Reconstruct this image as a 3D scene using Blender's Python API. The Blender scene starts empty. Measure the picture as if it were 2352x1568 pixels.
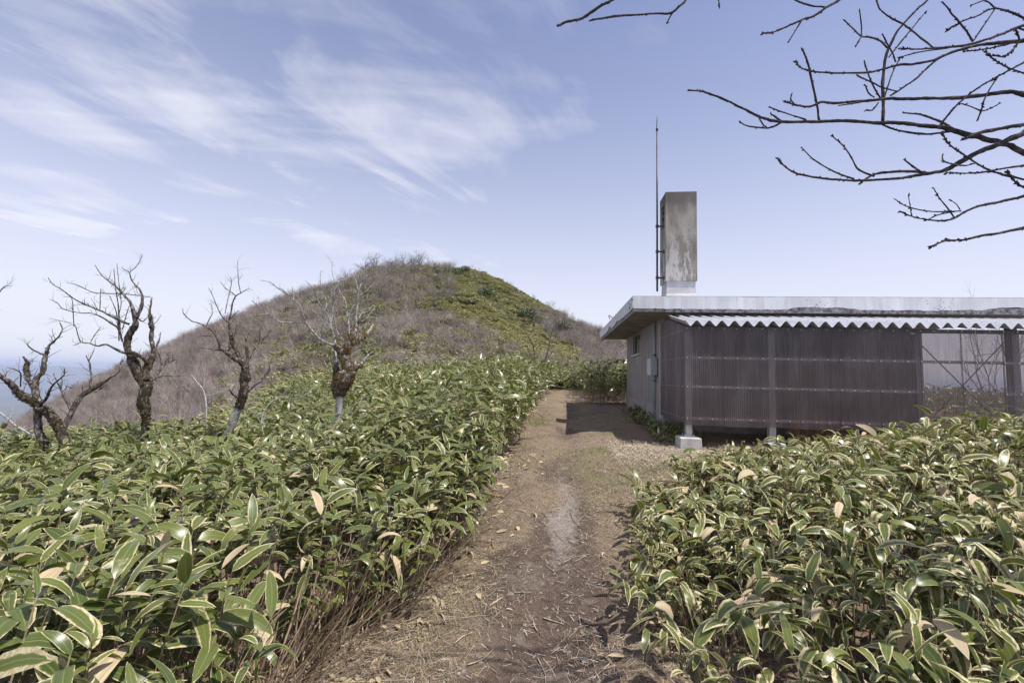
import bpy, bmesh, math, random
import numpy as np
from mathutils import Vector, Matrix

# ------------------------------------------------------------------ camera, sky, sun, exposure
scene = bpy.context.scene
C = scene.collection
EYE = 1.6
PITCH, ROLL = math.radians(4.25), math.radians(1.3)
FPX = 1045.0                      # focal length for a picture 2352 wide (16 mm on full frame)
fwd = np.array([0, math.cos(PITCH), math.sin(PITCH)])
r0 = np.array([1.0, 0, 0]); u0 = np.array([0, -math.sin(PITCH), math.cos(PITCH)])
cr = math.cos(ROLL) * r0 + math.sin(ROLL) * u0
cu = -math.sin(ROLL) * r0 + math.cos(ROLL) * u0
cam_d = bpy.data.cameras.new('camera'); cam = bpy.data.objects.new('camera', cam_d); C.objects.link(cam)
cam_d.sensor_width = 36; cam_d.lens = 36 * FPX / 2352
cam_d.clip_start = 0.05; cam_d.clip_end = 60000
m = Matrix.Identity(4)
for i in range(3):
    m[i][0], m[i][1], m[i][2] = cr[i], cu[i], -fwd[i]
m[2][3] = EYE
cam.matrix_world = m
scene.camera = cam

SUN_EL, SUN_AZ = math.radians(64), math.radians(118)       # azimuth clockwise from +Y (the view)
world = bpy.data.worlds.new('World'); scene.world = world; world.use_nodes = True
wn = world.node_tree.nodes; wl = world.node_tree.links; wn.clear()
def wnode(t, **kw):
    n = wn.new(t)
    for k, v in kw.items(): setattr(n, k, v)
    return n
def wmath(op, a, b=None, clamp=False):
    n = wnode('ShaderNodeMath', operation=op, use_clamp=clamp)
    for i, s in enumerate((a, b)):
        if s is None: continue
        if isinstance(s, (int, float)): n.inputs[i].default_value = s
        else: wl.new(s, n.inputs[i])
    return n.outputs[0]
sky = wnode('ShaderNodeTexSky', sky_type='NISHITA', sun_disc=False, sun_elevation=SUN_EL, sun_rotation=SUN_AZ,
            altitude=1100, air_density=1.0, dust_density=1.6, ozone_density=2.2)
tc = wnode('ShaderNodeTexCoord')
sep = wnode('ShaderNodeSeparateXYZ'); wl.new(tc.outputs['Generated'], sep.inputs[0])
zc = wmath('MAXIMUM', sep.outputs[2], 0.0)
den = wmath('ADD', zc, 0.16)
comb = wnode('ShaderNodeCombineXYZ')
wl.new(wmath('DIVIDE', sep.outputs[0], den), comb.inputs[0]); wl.new(wmath('DIVIDE', sep.outputs[1], den), comb.inputs[1])
def wnoise(loc, rot, sc, scale, detail, rough, dist):
    mp = wnode('ShaderNodeMapping', vector_type='TEXTURE'); wl.new(comb.outputs[0], mp.inputs[0])
    mp.inputs['Location'].default_value = loc; mp.inputs['Rotation'].default_value = (0, 0, rot); mp.inputs['Scale'].default_value = tuple(1.0 / q for q in sc)
    n = wnode('ShaderNodeTexNoise'); wl.new(mp.outputs[0], n.inputs['Vector'])
    n.inputs['Scale'].default_value = scale; n.inputs['Detail'].default_value = detail
    n.inputs['Roughness'].default_value = rough; n.inputs['Distortion'].default_value = dist
    return n.outputs[0]
def wramp(s, lo, hi, smooth=True):
    n = wnode('ShaderNodeMapRange', interpolation_type='SMOOTHSTEP' if smooth else 'LINEAR'); wl.new(s, n.inputs[0])
    n.inputs[1].default_value = lo; n.inputs[2].default_value = hi; n.inputs[3].default_value = 0; n.inputs[4].default_value = 1
    return n.outputs[0]
streak = wramp(wnoise((0.3, 1.1, 0), 0.95, (0.75, 1.9, 1), 1.5, 11, 0.60, 0.8), 0.38, 0.70)
broad = wramp(wnoise((1.7, 0.4, 0), 0.5, (1, 1.3, 1), 0.8, 4, 0.5, 0.4), 0.30, 0.62)
veil = wramp(wnoise((2.2, 5.1, 0), 0.15, (0.45, 1.7, 1), 0.9, 7, 0.55, 0.5), 0.36, 0.72)
# the cirrus sheet covers the left of the view and thins out to the right
sheet = wramp(wmath('ADD', comb.outputs[0].node.inputs[0].links[0].from_socket, wmath('MULTIPLY', wmath('SUBTRACT', wnoise((4.0, 2.0, 0), 0, (1, 1, 1), 1.1, 5, 0.55, 0.3), 0.5), 1.6)), 0.42, -0.25)
c1 = wmath('MULTIPLY', wmath('MULTIPLY', wmath('ADD', wmath('MULTIPLY', streak, 0.70), 0.12), wmath('ADD', wmath('MULTIPLY', broad, 0.6), 0.4)), wmath('ADD', wmath('MULTIPLY', sheet, 0.68), 0.18))
c2 = wmath('MULTIPLY', veil, wmath('ADD', wmath('MULTIPLY', sheet, 0.48), 0.12))
horiz = wmath('MULTIPLY', wmath('POWER', wmath('SUBTRACT', 1.0, zc), 2.5), 1.12)
cl = wmath('MAXIMUM', wmath('ADD', c1, c2), horiz)
cl = wmath('MINIMUM', wmath('ADD', cl, 0.06), 0.9)
tint = wnode('ShaderNodeMix', data_type='RGBA', blend_type='MULTIPLY'); tint.inputs[0].default_value = 1
wl.new(sky.outputs[0], tint.inputs[6]); tint.inputs[7].default_value = (0.90, 0.82, 0.95, 1)
mixc = wnode('ShaderNodeMix', data_type='RGBA'); wl.new(cl, mixc.inputs[0])
wl.new(tint.outputs[2], mixc.inputs[6]); mixc.inputs[7].default_value = (4.95, 5.0, 5.5, 1)
bg = wnode('ShaderNodeBackground'); bg.inputs[1].default_value = 0.14
wl.new(mixc.outputs[2], bg.inputs[0])
wout = wnode('ShaderNodeOutputWorld'); wl.new(bg.outputs[0], wout.inputs[0])

sun_d = bpy.data.lights.new('sun', 'SUN'); sun_d.energy = 5.0; sun_d.angle = math.radians(0.53); sun_d.color = (1.0, 0.95, 0.88)
sun = bpy.data.objects.new('sun', sun_d); C.objects.link(sun)
sd = Vector((math.sin(SUN_AZ) * math.cos(SUN_EL), math.cos(SUN_AZ) * math.cos(SUN_EL), math.sin(SUN_EL)))
sun.rotation_euler = sd.to_track_quat('Z', 'Y').to_euler(); sun.location = sd * 50
vs = scene.view_settings
vs.view_transform = 'Standard'; vs.look = 'None'; vs.gamma = 1.0; vs.exposure = 0.38; vs.use_curve_mapping = False
scene.cycles.max_bounces = 8; scene.cycles.transparent_max_bounces = 16
scene.cycles.diffuse_bounces = 3; scene.cycles.glossy_bounces = 3
# ------------------------------------------------------------------ helpers
rng = np.random.default_rng(7)
random.seed(7)

def ray(px, py):
    d = fwd + (px - 1176) / FPX * cr - (py - 784) / FPX * cu
    return d / d[1]
def unp(px, py, depth):                      # the point that lies at that depth (world Y) along that direction
    d = ray(px, py); return np.array([0, 0, EYE]) + d * depth
def proj(P):
    Q = np.asarray(P, float) - np.array([0, 0, EYE])
    w = Q @ fwd; w = np.where(w < 0.05, 0.05, w)
    return 1176 + (Q @ cr) / w * FPX, 784 - (Q @ cu) / w * FPX

def hash2(ix, iy, seed):
    h = (ix.astype(np.int64) * 374761393 + iy.astype(np.int64) * 668265263 + seed * 1442695041) & 0xffffffff
    h = ((h ^ (h >> 13)) * 1274126177) & 0xffffffff
    return ((h ^ (h >> 16)) & 0xffffff) / float(0xffffff)
def vnoise(x, y, seed=0):
    ix = np.floor(x); iy = np.floor(y); fx = x - ix; fy = y - iy
    fx = fx * fx * (3 - 2 * fx); fy = fy * fy * (3 - 2 * fy)
    a = hash2(ix, iy, seed); b = hash2(ix + 1, iy, seed); c = hash2(ix, iy + 1, seed); d = hash2(ix + 1, iy + 1, seed)
    return (a * (1 - fx) + b * fx) * (1 - fy) + (c * (1 - fx) + d * fx) * fy
def fbm(x, y, seed=0, oct=4):
    x = np.asarray(x, float); y = np.asarray(y, float)
    s = 0; a = 0.5; t = 0
    for o in range(oct):
        s = s + a * vnoise(x * 2 ** o + 17.3 * o, y * 2 ** o - 9.1 * o, seed + o); t += a; a *= 0.5
    return s / t
def sstep(x, a, b):
    x = np.clip((np.asarray(x, float) - a) / (b - a), 0, 1); return x * x * (3 - 2 * x)

# ------------------------------------------------------------------ lay of the land: a table of heights by direction (x/y) and depth
TT = [-2.2, -1.55, -1.13, -0.93, -0.74, -0.55, -0.40, -0.26, -0.12, 0.0, 0.05, 0.147, 0.205, 0.5, 1.1, 2.2]
DD = [0.3, 2.4, 5.0, 8.0, 10.0, 14.0, 20.0, 35.0, 60.0, 90.0, 122.0, 180.0, 300.0, 700.0]
ZZ = [
 [0, -.10, -.45, -.9, -1.6, -3.5, -6.5, -12, -22, -32, -44, -65, -115, -230],
 [0, -.10, -.40, -.7, -1.2, -2.9, -5.2, -10, -16, -23, -35, -60, -112, -230],
 [0, -.10, -.30, -.5, -.75, -2.2, -4.0, -8.0, -11.5, -14.0, -22, -48, -105, -230],
 [0, -.10, -.25, -.35, -.55, -1.6, -3.0, -5.6, -5.2, -4.2, -6.0, -28, -90, -230],
 [0, -.10, -.22, -.28, -.40, -1.0, -2.0, -3.0, -.4, 4.4, 6.6, -12, -78, -230],
 [0, -.08, -.16, -.24, -.28, -.45, -.8, -.8, 3.4, 11.4, 16.8, 2, -70, -230],
 [0, -.06, -.08, -.15, -.10, .10, .25, .8, 6.2, 15.4, 23.2, 8, -65, -230],
 [0, -.04, .03, .08, .15, .38, .6, 1.35, 7.6, 18.6, 28.6, 12, -60, -230],
 [0, -.02, .12, .28, .36, .55, .8, 1.6, 7.8, 18.6, 28.6, 14, -60, -230],
 [0, 0, .20, .42, .50, .66, .85, 1.5, 6.4, 15.4, 24.2, 9, -62, -230],
 [0, 0, .22, .44, .53, .68, .85, 1.4, 5.3, 12.8, 20.4, 6, -65, -230],
 [0, .01, .24, .46, .56, .70, .82, 1.2, 3.4, 8.6, 14.0, 2, -70, -230],
 [0, .02, .25, .47, .57, .71, .80, 1.1, 2.5, 6.4, 12.6, 1, -72, -230],
 [0, .05, .28, .48, .58, .72, .75, .7, .5, 2.0, 7.0, -6, -80, -230],
 [0, .10, .38, .55, .60, .65, .5, -.5, -3, -4, -1.0, -18, -90, -230],
 [0, .15, .45, .55, .55, .4, -.2, -3, -8, -12, -16, -40, -110, -230]]
ZZ = np.array(ZZ, float); LD = np.log(DD); TA = np.array(TT)
def pchip(x, y, xi):
    h = np.diff(x); dl = np.diff(y) / h
    m_ = np.zeros_like(y)
    for i in range(1, len(x) - 1):
        if dl[i - 1] * dl[i] > 0:
            w1 = 2 * h[i] + h[i - 1]; w2 = h[i] + 2 * h[i - 1]
            m_[i] = (w1 + w2) / (w1 / dl[i - 1] + w2 / dl[i])
    m_[0] = dl[0]; m_[-1] = dl[-1]
    k = np.clip(np.searchsorted(x, xi) - 1, 0, len(h) - 1)
    t = (xi - x[k]) / h[k]; hh = h[k]
    return ((2 * t ** 3 - 3 * t ** 2 + 1) * y[k] + (t ** 3 - 2 * t ** 2 + t) * hh * m_[k]
            + (-2 * t ** 3 + 3 * t ** 2) * y[k + 1] + (t ** 3 - t ** 2) * hh * m_[k + 1])
GT = np.linspace(-2.2, 2.2, 441); GL = np.linspace(LD[0], LD[-1], 500)
_A = np.array([pchip(LD, ZZ[i], GL) for i in range(len(TT))])
LUT = np.array([pchip(TA, _A[:, j], GT) for j in range(len(GL))]).T          # (t, l)
_k = np.array([1, 4, 6, 4, 1.]) / 16
for _ in range(6):
    P_ = np.pad(LUT, ((2, 2), (0, 0)), 'edge'); LUT = sum(_k[i] * P_[i:i + LUT.shape[0]] for i in range(5))
    P_ = np.pad(LUT, ((0, 0), (2, 2)), 'edge'); LUT = sum(_k[i] * P_[:, i:i + LUT.shape[1]] for i in range(5))
PATH_Y = [0, 2.37, 3.58, 5.0, 6.8, 8.7, 12, 15, 24, 40]
PATH_X = [0.0, .15, .37, .55, .80, 1.05, 1.55, 2.0, 3.1, 4.0]
EDGE_LX = [-.70, -1.20, -.66, -.44, -.24, .06, .52, .94, 2.65, 3.2]     # where the left thicket starts
EDGE_RX = [1.0, .95, 1.12, 1.5, 3.2, 9, 9, 9, 9, 9]
def pathx(y): return np.interp(y, PATH_Y, PATH_X)
def edge_l(y): return np.interp(y, PATH_Y, EDGE_LX)
def gz_base(x, y):
    x = np.asarray(x, float); y = np.maximum(np.asarray(y, float), 0.31)
    t = np.clip(x / y, -2.19, 2.19); l = np.log(np.clip(y, DD[0], DD[-1] * 0.999))
    a = (t + 2.2) / 4.4 * 440; b = (l - GL[0]) / (GL[-1] - GL[0]) * 499
    i = np.clip(np.floor(a).astype(int), 0, 439); j = np.clip(np.floor(b).astype(int), 0, 498)
    fa = a - i; fb = b - j
    return (LUT[i, j] * (1 - fa) + LUT[i + 1, j] * fa) * (1 - fb) + (LUT[i, j + 1] * (1 - fa) + LUT[i + 1, j + 1] * fa) * fb
def gz(x, y):
    x = np.asarray(x, float); y = np.asarray(y, float)
    z = gz_base(x, y)
    d = np.maximum(y, 0.5)
    z = z + (fbm(x * 1.3, y * 1.3, 3, 4) - .5) * 0.09 * sstep(d, 0, 3) * (1 - sstep(d, 500, 700))
    near = 1 - sstep(d, 14, 26)
    z = z + (fbm(x * 7, y * 7, 5, 3) - .5) * 0.055 * near
    w = np.exp(-((x - pathx(y)) / 0.28) ** 2)
    z = z - w * 0.05 * near
    z = z + (fbm(x * .09, y * .09, 9, 4) - .5) * 3.2 * sstep(d, 40, 80) * (1 - sstep(d, 500, 700))
    z = z + (fbm(x * .3, y * .3, 11, 3) - .5) * 0.9 * sstep(d, 30, 60) * (1 - sstep(d, 500, 700))
    # far country: a low forested land with long ridges
    R = np.hypot(x, y)
    far = -330 + 300 * (fbm(x / 2600 + 3.7, y / 1500 + 1.3, 21, 5) - .42) * sstep(R, 1500, 5000) * 1.5
    far = far + 150 * sstep(R, 6000, 11000)
    return np.where(d > 700, z + (far - z) * sstep(d, 700, 1500), z)
def hit(px, py, y0=1.0, y1=260.0):
    d = ray(px, py); ys = np.exp(np.linspace(math.log(y0), math.log(y1), 900))
    z = EYE + d[2] * ys; g = gz(d[0] * ys, ys)
    k = np.nonzero(z <= g)[0]
    if len(k) == 0: return None
    y = ys[k[0]]; return np.array([d[0] * y, y, float(gz(d[0] * y, y))])

# ------------------------------------------------------------------ objects
def link(o, parent=None):
    C.objects.link(o)
    if parent is not None:
        o.parent = parent
    return o
def tag(o, label=None, cat=None, group=None, kind=None):
    for k, v in (('label', label), ('category', cat), ('group', group), ('kind', kind)):
        if v: o[k] = v
    return o
def thing(name, label, cat, loc=(0, 0, 0), group=None, kind=None):
    o = bpy.data.objects.new(name, None); C.objects.link(o); o.location = loc; o.empty_display_size = .1
    return tag(o, label, cat, group, kind)
def np_mesh(name, V, F, mat=None, smooth=False, attrs=None):
    """V (n,3); F: (k,3) or (k,4) array or a list of such arrays; attrs: {name: (type, array)} on points"""
    me = bpy.data.meshes.new(name)
    Fs = [f for f in (F if isinstance(F, list) else [F]) if len(f)]
    V = np.asarray(V, np.float32)
    me.vertices.add(len(V)); me.vertices.foreach_set('co', V.ravel())
    idx = np.concatenate([f.ravel() for f in Fs]).astype(np.int32)
    tot = np.concatenate([np.full(len(f), f.shape[1], np.int32) for f in Fs])
    st = np.concatenate([[0], np.cumsum(tot)[:-1]]).astype(np.int32)
    me.loops.add(len(idx)); me.loops.foreach_set('vertex_index', idx)
    me.polygons.add(len(tot)); me.polygons.foreach_set('loop_start', st)
    me.polygons.foreach_set('use_smooth', np.full(len(tot), bool(smooth)))
    for k, (ty, arr) in (attrs or {}).items():
        a = me.attributes.new(k, ty, 'POINT')
        a.data.foreach_set('color' if ty == 'FLOAT_COLOR' else ('vector' if ty == 'FLOAT_VECTOR' else 'value'), np.asarray(arr, np.float32).ravel())
    me.update(calc_edges=True)
    if mat: me.materials.append(mat)
    return me
def mesh_obj(name, me, parent=None):
    return link(bpy.data.objects.new(name, me), parent)

class MB:
    """collects shapes for one mesh"""
    def __init__(s): s.V = []; s.Q = []; s.T = []; s.n = 0; s.A = []
    def add(s, V, Q=None, T=None, A=None):
        V = np.asarray(V, float)
        s.V.append(V)
        if Q is not None and len(Q): s.Q.append(np.asarray(Q) + s.n)
        if T is not None and len(T): s.T.append(np.asarray(T) + s.n)
        s.A.append(np.zeros(len(V)) if A is None else np.broadcast_to(np.asarray(A, float), (len(V),)))
        s.n += len(V)
    def box(s, lo, hi, frame=None):
        x0, y0, z0 = lo; x1, y1, z1 = hi
        V = np.array([[x0, y0, z0], [x1, y0, z0], [x1, y1, z0], [x0, y1, z0], [x0, y0, z1], [x1, y0, z1], [x1, y1, z1], [x0, y1, z1]])
        if frame is not None: V = frame(V)
        s.add(V, [[0, 3, 2, 1], [4, 5, 6, 7], [0, 1, 5, 4], [1, 2, 6, 5], [2, 3, 7, 6], [3, 0, 4, 7]])
    def tube(s, P, R, sides=6, jit=0.0, A=0.0, cap=True):
        P = np.asarray(P, float); R = np.broadcast_to(np.asarray(R, float), (len(P),))
        T = np.gradient(P, axis=0); T /= np.linalg.norm(T, axis=1)[:, None] + 1e-9
        ref = np.array([0.31, 0.87, 0.38]); 
        U = np.cross(T, ref); U /= np.linalg.norm(U, axis=1)[:, None] + 1e-9
        W = np.cross(T, U)
        a = np.arange(sides) / sides * 2 * math.pi
        rr = R[:, None] * (1 + jit * (rng.random((len(P), sides)) - .5) * 2)
        V = P[:, None] + rr[..., None] * (np.cos(a)[None, :, None] * U[:, None] + np.sin(a)[None, :, None] * W[:, None])
        n = len(P); i = np.arange(n - 1)[:, None] * sides; j = np.arange(sides)[None]; k = (j + 1) % sides
        Q = np.stack([i + j, i + k, i + sides + k, i + sides + j], -1).reshape(-1, 4)
        V = V.reshape(-1, 3); Tn = None
        if cap:
            V = np.concatenate([V, P[:1], P[-1:]]); c0 = n * sides; c1 = c0 + 1
            b = (n - 1) * sides; jj = np.arange(sides); kk = (jj + 1) % sides
            Tn = np.concatenate([np.stack([kk, jj, np.full(sides, c0)], 1), np.stack([b + jj, b + kk, np.full(sides, c1)], 1)])
        AA = A
        if not np.isscalar(A):
            AA = np.repeat(np.asarray(A, float), sides)
            if cap: AA = np.concatenate([AA, AA[:1], AA[-1:]])
        s.add(V, Q, Tn, AA)
    def mesh(s, name, mat=None, smooth=False, attr=None):
        F = []
        if s.Q: F.append(np.concatenate(s.Q))
        if s.T: F.append(np.concatenate(s.T))
        at = {attr: ('FLOAT', np.concatenate(s.A))} if attr else None
        return np_mesh(name, np.concatenate(s.V), F, mat, smooth, at)
    def obj(s, name, mat=None, parent=None, smooth=False, attr=None, bevel=0):
        o = mesh_obj(name, s.mesh(name, mat, smooth, attr), parent)
        if bevel:
            b = o.modifiers.new('bevel', 'BEVEL'); b.width = bevel; b.segments = 2; b.limit_method = 'ANGLE'
        return o
def catmull(P, n):
    P = np.asarray(P, float); Q = np.vstack([2 * P[0] - P[1], P, 2 * P[-1] - P[-2]])
    out = []
    for i in range(len(P) - 1):
        p0, p1, p2, p3 = Q[i:i + 4]
        for t in np.arange(n) / n:
            out.append(0.5 * ((2 * p1) + (p2 - p0) * t + (2 * p0 - 5 * p1 + 4 * p2 - p3) * t ** 2 + (3 * p1 - p0 - 3 * p2 + p3) * t ** 3))
    out.append(P[-1]); return np.array(out)

# ------------------------------------------------------------------ materials
class NT:
    def __init__(s, name):
        s.m = bpy.data.materials.new(name); s.m.use_nodes = True; s.t = s.m.node_tree; s.n = s.t.nodes; s.n.clear()
        s.out = s.n.new('ShaderNodeOutputMaterial')
    def node(s, ty, ins=None, **kw):
        n = s.n.new(ty)
        for k, v in kw.items(): setattr(n, k, v)
        for k, v in (ins or {}).items(): s.set(n.inputs[k], v)
        return n
    def set(s, sock, v):
        if hasattr(v, 'is_output'): s.t.links.new(v, sock)
        else:
            if isinstance(v, tuple) and len(v) == 3 and sock.type == 'RGBA': v = v + (1,)
            sock.default_value = v
    def math(s, op, a, b=0.0, clamp=False): return s.node('ShaderNodeMath', {0: a, 1: b}, operation=op, use_clamp=clamp).outputs[0]
    def mix(s, f, a, b, mode='MIX'):
        n = s.node('ShaderNodeMix', data_type='RGBA', blend_type=mode)
        s.set(n.inputs[0], f); s.set(n.inputs[6], a); s.set(n.inputs[7], b); return n.outputs[2]
    def noise(s, vec, scale, detail=4, rough=.55, dist=0.0, col=False):
        n = s.node('ShaderNodeTexNoise', {'Vector': vec, 'Scale': scale, 'Detail': detail, 'Roughness': rough, 'Distortion': dist})
        return n.outputs[1 if col else 0]
    def ramp(s, f, lo, hi): 
        return s.node('ShaderNodeMapRange', {0: f, 1: lo, 2: hi, 3: 0.0, 4: 1.0}, interpolation_type='SMOOTHSTEP').outputs[0]
    def coord(s, which='Object', scale=None):
        c = s.node('ShaderNodeTexCoord').outputs[which]
        if scale:
            mp = s.node('ShaderNodeMapping', {0: c}); mp.inputs['Scale'].default_value = scale; return mp.outputs[0]
        return c
    def attr(s, name, out='Fac'): return s.node('ShaderNodeAttribute', attribute_name=name).outputs[out]
    def bsdf(s, col, rough=.7, metal=0.0, bump=None, bstr=.3, bdist=.02, spec=.5, **kw):
        b = s.node('ShaderNodeBsdfPrincipled', {'Base Color': col, 'Roughness': rough, 'Metallic': metal, 'Specular IOR Level': spec})
        if bump is not None:
            bn = s.node('ShaderNodeBump', {'Height': bump, 'Strength': bstr, 'Distance': bdist})
            s.t.links.new(bn.outputs[0], b.inputs['Normal'])
        s.last = b
        return b.outputs[0]
    def done(s, sh): s.t.links.new(sh, s.out.inputs[0]); return s.m
def simple(name, c1, c2, scale=6, rough=.75, metal=0.0, bstr=.3, bdist=.01, spec=.4, sc=None, detail=6):
    t = NT(name); co = t.coord('Object', sc); n = t.noise(co, scale, detail)
    return t.done(t.bsdf(t.mix(t.ramp(n, .3, .7), c1, c2), rough, metal, t.noise(co, scale * 4, 4), bstr, bdist, spec))
M = {}
# concrete of the hut wall: grey beige with vertical streaks and damp stains
t = NT('hut_concrete'); co = t.coord(); st = t.coord('Object', (3.2, 3.2, .22))
a = t.mix(t.ramp(t.noise(st, 2.5, 6, .6), .3, .72), (.205, .185, .172), (.325, .300, .290))
a = t.mix(t.math('MULTIPLY', t.ramp(t.noise(st, 6, 5, .6), .56, .75), .6), a, (.125, .10, .085))
a = t.mix(t.math('MULTIPLY', t.ramp(t.noise(co, 1.3, 5), .55, .7), .4), a, (.38, .36, .355))
M['concrete'] = t.done(t.bsdf(a, .85, 0, t.noise(co, 40, 5), .25, .01, .3))
t = NT('foundation_concrete'); co = t.coord()
a = t.mix(t.ramp(t.noise(co, 3, 6, .65), .3, .7), (.24, .225, .21), (.36, .345, .33))
M['foundation'] = t.done(t.bsdf(a, .9, 0, t.noise(co, 30, 5), .4, .01, .3))
# painted roof edge: pale grey paint with lichen dots and dirty runs
t = NT('roof_paint'); co = t.coord(); st = t.coord('Object', (2.5, 2.5, .5))
a = t.mix(t.ramp(t.noise(st, 2.2, 6, .6), .3, .75), (.50, .50, .525), (.63, .63, .655))
v = t.node('ShaderNodeTexVoronoi', {'Vector': co, 'Scale': 17.0, 'Randomness': 1.0})
spots = t.math('MULTIPLY', t.math('LESS_THAN', v.outputs['Distance'], t.math('MULTIPLY', t.noise(co, 2.2, 2), .34)), t.ramp(t.noise(co, .9, 3), .47, .62))
a = t.mix(t.math('MULTIPLY', spots, .85), a, (.07, .06, .055))
a = t.mix(t.math('MULTIPLY', t.ramp(t.noise(st, 5, 5), .58, .8), .35), a, (.3, .28, .26))
M['roofpaint'] = t.done(t.bsdf(a, .75, 0, t.noise(co, 25, 5), .2, .01, .3))
t = NT('roof_broken_concrete'); co = t.coord()
a = t.mix(t.ramp(t.noise(co, 14, 6, .7), .35, .65), (.10, .09, .08), (.40, .39, .39))
M['broken'] = t.done(t.bsdf(a, .9, 0, t.noise(co, 60, 5), .6, .02, .2))
t = NT('soffit'); co = t.coord()
a = t.mix(t.ramp(t.noise(co, 2.5, 6, .65), .35, .7), (.20, .18, .15), (.33, .305, .27))
M['soffit'] = t.done(t.bsdf(a, .9, 0, t.noise(co, 30, 4), .3, .01, .2))
# chimney: weathered render, pale bloom low down, black pits high up
t = NT('chimney_render'); co = t.coord('Object'); sp = t.node('ShaderNodeSeparateXYZ', {0: co}).outputs[2]
st = t.coord('Object', (2, 2, .6))
a = t.mix(t.ramp(t.noise(st, 2.2, 7, .65), .32, .7), (.165, .145, .122), (.30, .28, .248))
pale = t.math('MULTIPLY', t.ramp(t.noise(st, 3.4, 7, .7), .46, .56), t.ramp(t.math('SUBTRACT', 5.05, sp), -.1, 1.2))
a = t.mix(t.math('MULTIPLY', pale, .75), a, (.50, .49, .48))
v = t.node('ShaderNodeTexVoronoi', {'Vector': co, 'Scale': 24.0})
pits = t.math('MULTIPLY', t.math('LESS_THAN', v.outputs['Distance'], t.math('MULTIPLY', t.noise(co, 3, 3), .42)), t.ramp(t.noise(co, 1.6, 3), .45, .6))
a = t.mix(t.math('MULTIPLY', pits, .7), a, (.07, .06, .05))
grime = t.math('MULTIPLY', t.ramp(t.math('ADD', sp, t.math('MULTIPLY', t.noise(co, 6, 4), .5)), 5.35, 5.75), .75)
a = t.mix(grime, a, (.09, .08, .07))
M['chimney'] = t.done(t.bsdf(a, .92, 0, t.noise(co, 45, 6, .7), .55, .015, .2))
M['chimbase'] = simple('chimney_base_paint', (.36, .36, .375), (.48, .48, .50), 5, .75)
t = NT('galvanised_sheet'); co = t.coord()
a = t.mix(t.ramp(t.noise(co, 2.0, 5), .3, .7), (.50, .51, .54), (.60, .61, .645))
M['galv'] = t.done(t.bsdf(a, .42, .25, t.noise(co, 8, 3), .05, .01, .5))
M['steel'] = simple('galvanised_steel', (.36, .37, .38), (.52, .53, .54), 9, .5, .35, .1)
M['darksteel'] = simple('dark_steel', (.035, .036, .04), (.08, .08, .085), 12, .5, .4, .1)
M['grooved'] = simple('grey_plastic', (.30, .33, .38), (.36, .39, .43), 6, .5, 0, .05)
M['black'] = simple('black_rubber', (.015, .015, .016), (.03, .03, .03), 8, .6, 0, .05)
M['dark'] = simple('cavity_shade_black', (.01, .01, .01), (.02, .018, .017), 8, .9, 0, .05)  # near-black colour painted for the shade within the vent
M['frame'] = simple('window_frame_metal', (.16, .16, .17), (.25, .25, .26), 8, .45, .5, .05)
M['sill'] = simple('window_sill_mortar', (.42, .41, .40), (.55, .54, .53), 8, .8)
t = NT('window_glass'); g = t.bsdf((.02, .022, .026), .06, 0); M['glass'] = t.done(g)
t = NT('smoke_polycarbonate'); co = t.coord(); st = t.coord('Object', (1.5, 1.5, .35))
dust = t.ramp(t.noise(st, 2.2, 6, .6), .35, .75); rib_sheen = t.noise(t.coord('Object', (1, 1, .015)), 55, 2, .6)  # upright streak noise imitates the light and dark reflections of the ribs
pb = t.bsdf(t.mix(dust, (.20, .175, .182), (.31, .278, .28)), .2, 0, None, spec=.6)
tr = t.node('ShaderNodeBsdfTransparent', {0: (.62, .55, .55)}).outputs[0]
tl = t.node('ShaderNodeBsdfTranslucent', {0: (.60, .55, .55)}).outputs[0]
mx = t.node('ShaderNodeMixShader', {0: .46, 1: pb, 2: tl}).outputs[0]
fac = t.math('ADD', .52, t.math('ADD', t.math('MULTIPLY', dust, -.12), t.math('MULTIPLY', t.math('SUBTRACT', rib_sheen, .5), .5)), True)
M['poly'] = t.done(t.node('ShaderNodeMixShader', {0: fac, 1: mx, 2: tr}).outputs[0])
M['footing'] = simple('footing_concrete', (.36, .35, .345), (.50, .49, .48), 9, .9, 0, .4)
M['pile'] = simple('brown_brushwood', (.15, .09, .06), (.46, .31, .22), 26, .95, 0, 1.0, .03, .1, (.5, .5, 2.5))
M['board'] = simple('weathered_board', (.17, .13, .10), (.27, .21, .17), 6, .85, 0, .3, .01, .2, (4, 4, .5))
# bark: dark grown bark, silver lichen and bare grey wood; attribute m = moss
def bark(name, dark, pale, bias, moss=(.16, .085, .02)):
    t = NT(name); co = t.coord(); st = t.coord('Object', (1, 1, .45))
    f = t.ramp(t.noise(st, 26, 6, .7), bias - .13, bias + .13)
    a = t.mix(f, dark, pale)
    a = t.mix(t.math('MULTIPLY', t.ramp(t.noise(co, 9, 4), .55, .7), .5), a, (dark[0] * .5, dark[1] * .5, dark[2] * .5))
    mo = t.mix(t.ramp(t.noise(co, 60, 4), .3, .7), (moss[0] * .45, moss[1] * .5, moss[2] * .5), moss)
    mm = t.ramp(t.math('ADD', t.attr('m'), t.math('MULTIPLY', t.math('SUBTRACT', t.noise(co, 16, 5), .5), .9)), .4, .6)
    a = t.mix(mm, a, mo)
    return t.done(t.bsdf(a, .9, 0, t.noise(st, 55, 5, .7), .8, .012, .15))
M['bark_dark'] = bark('dark_lichen_bark', (.046, .035, .028), (.30, .28, .26), .575, (.070, .050, .020))
M['bark_grey'] = bark('silver_lichen_bark', (.075, .068, .062), (.38, .365, .345), .485, (.13, .08, .03))
M['wood_grey'] = bark('bleached_dead_wood', (.15, .138, .13), (.38, .37, .355), .45)
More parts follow.
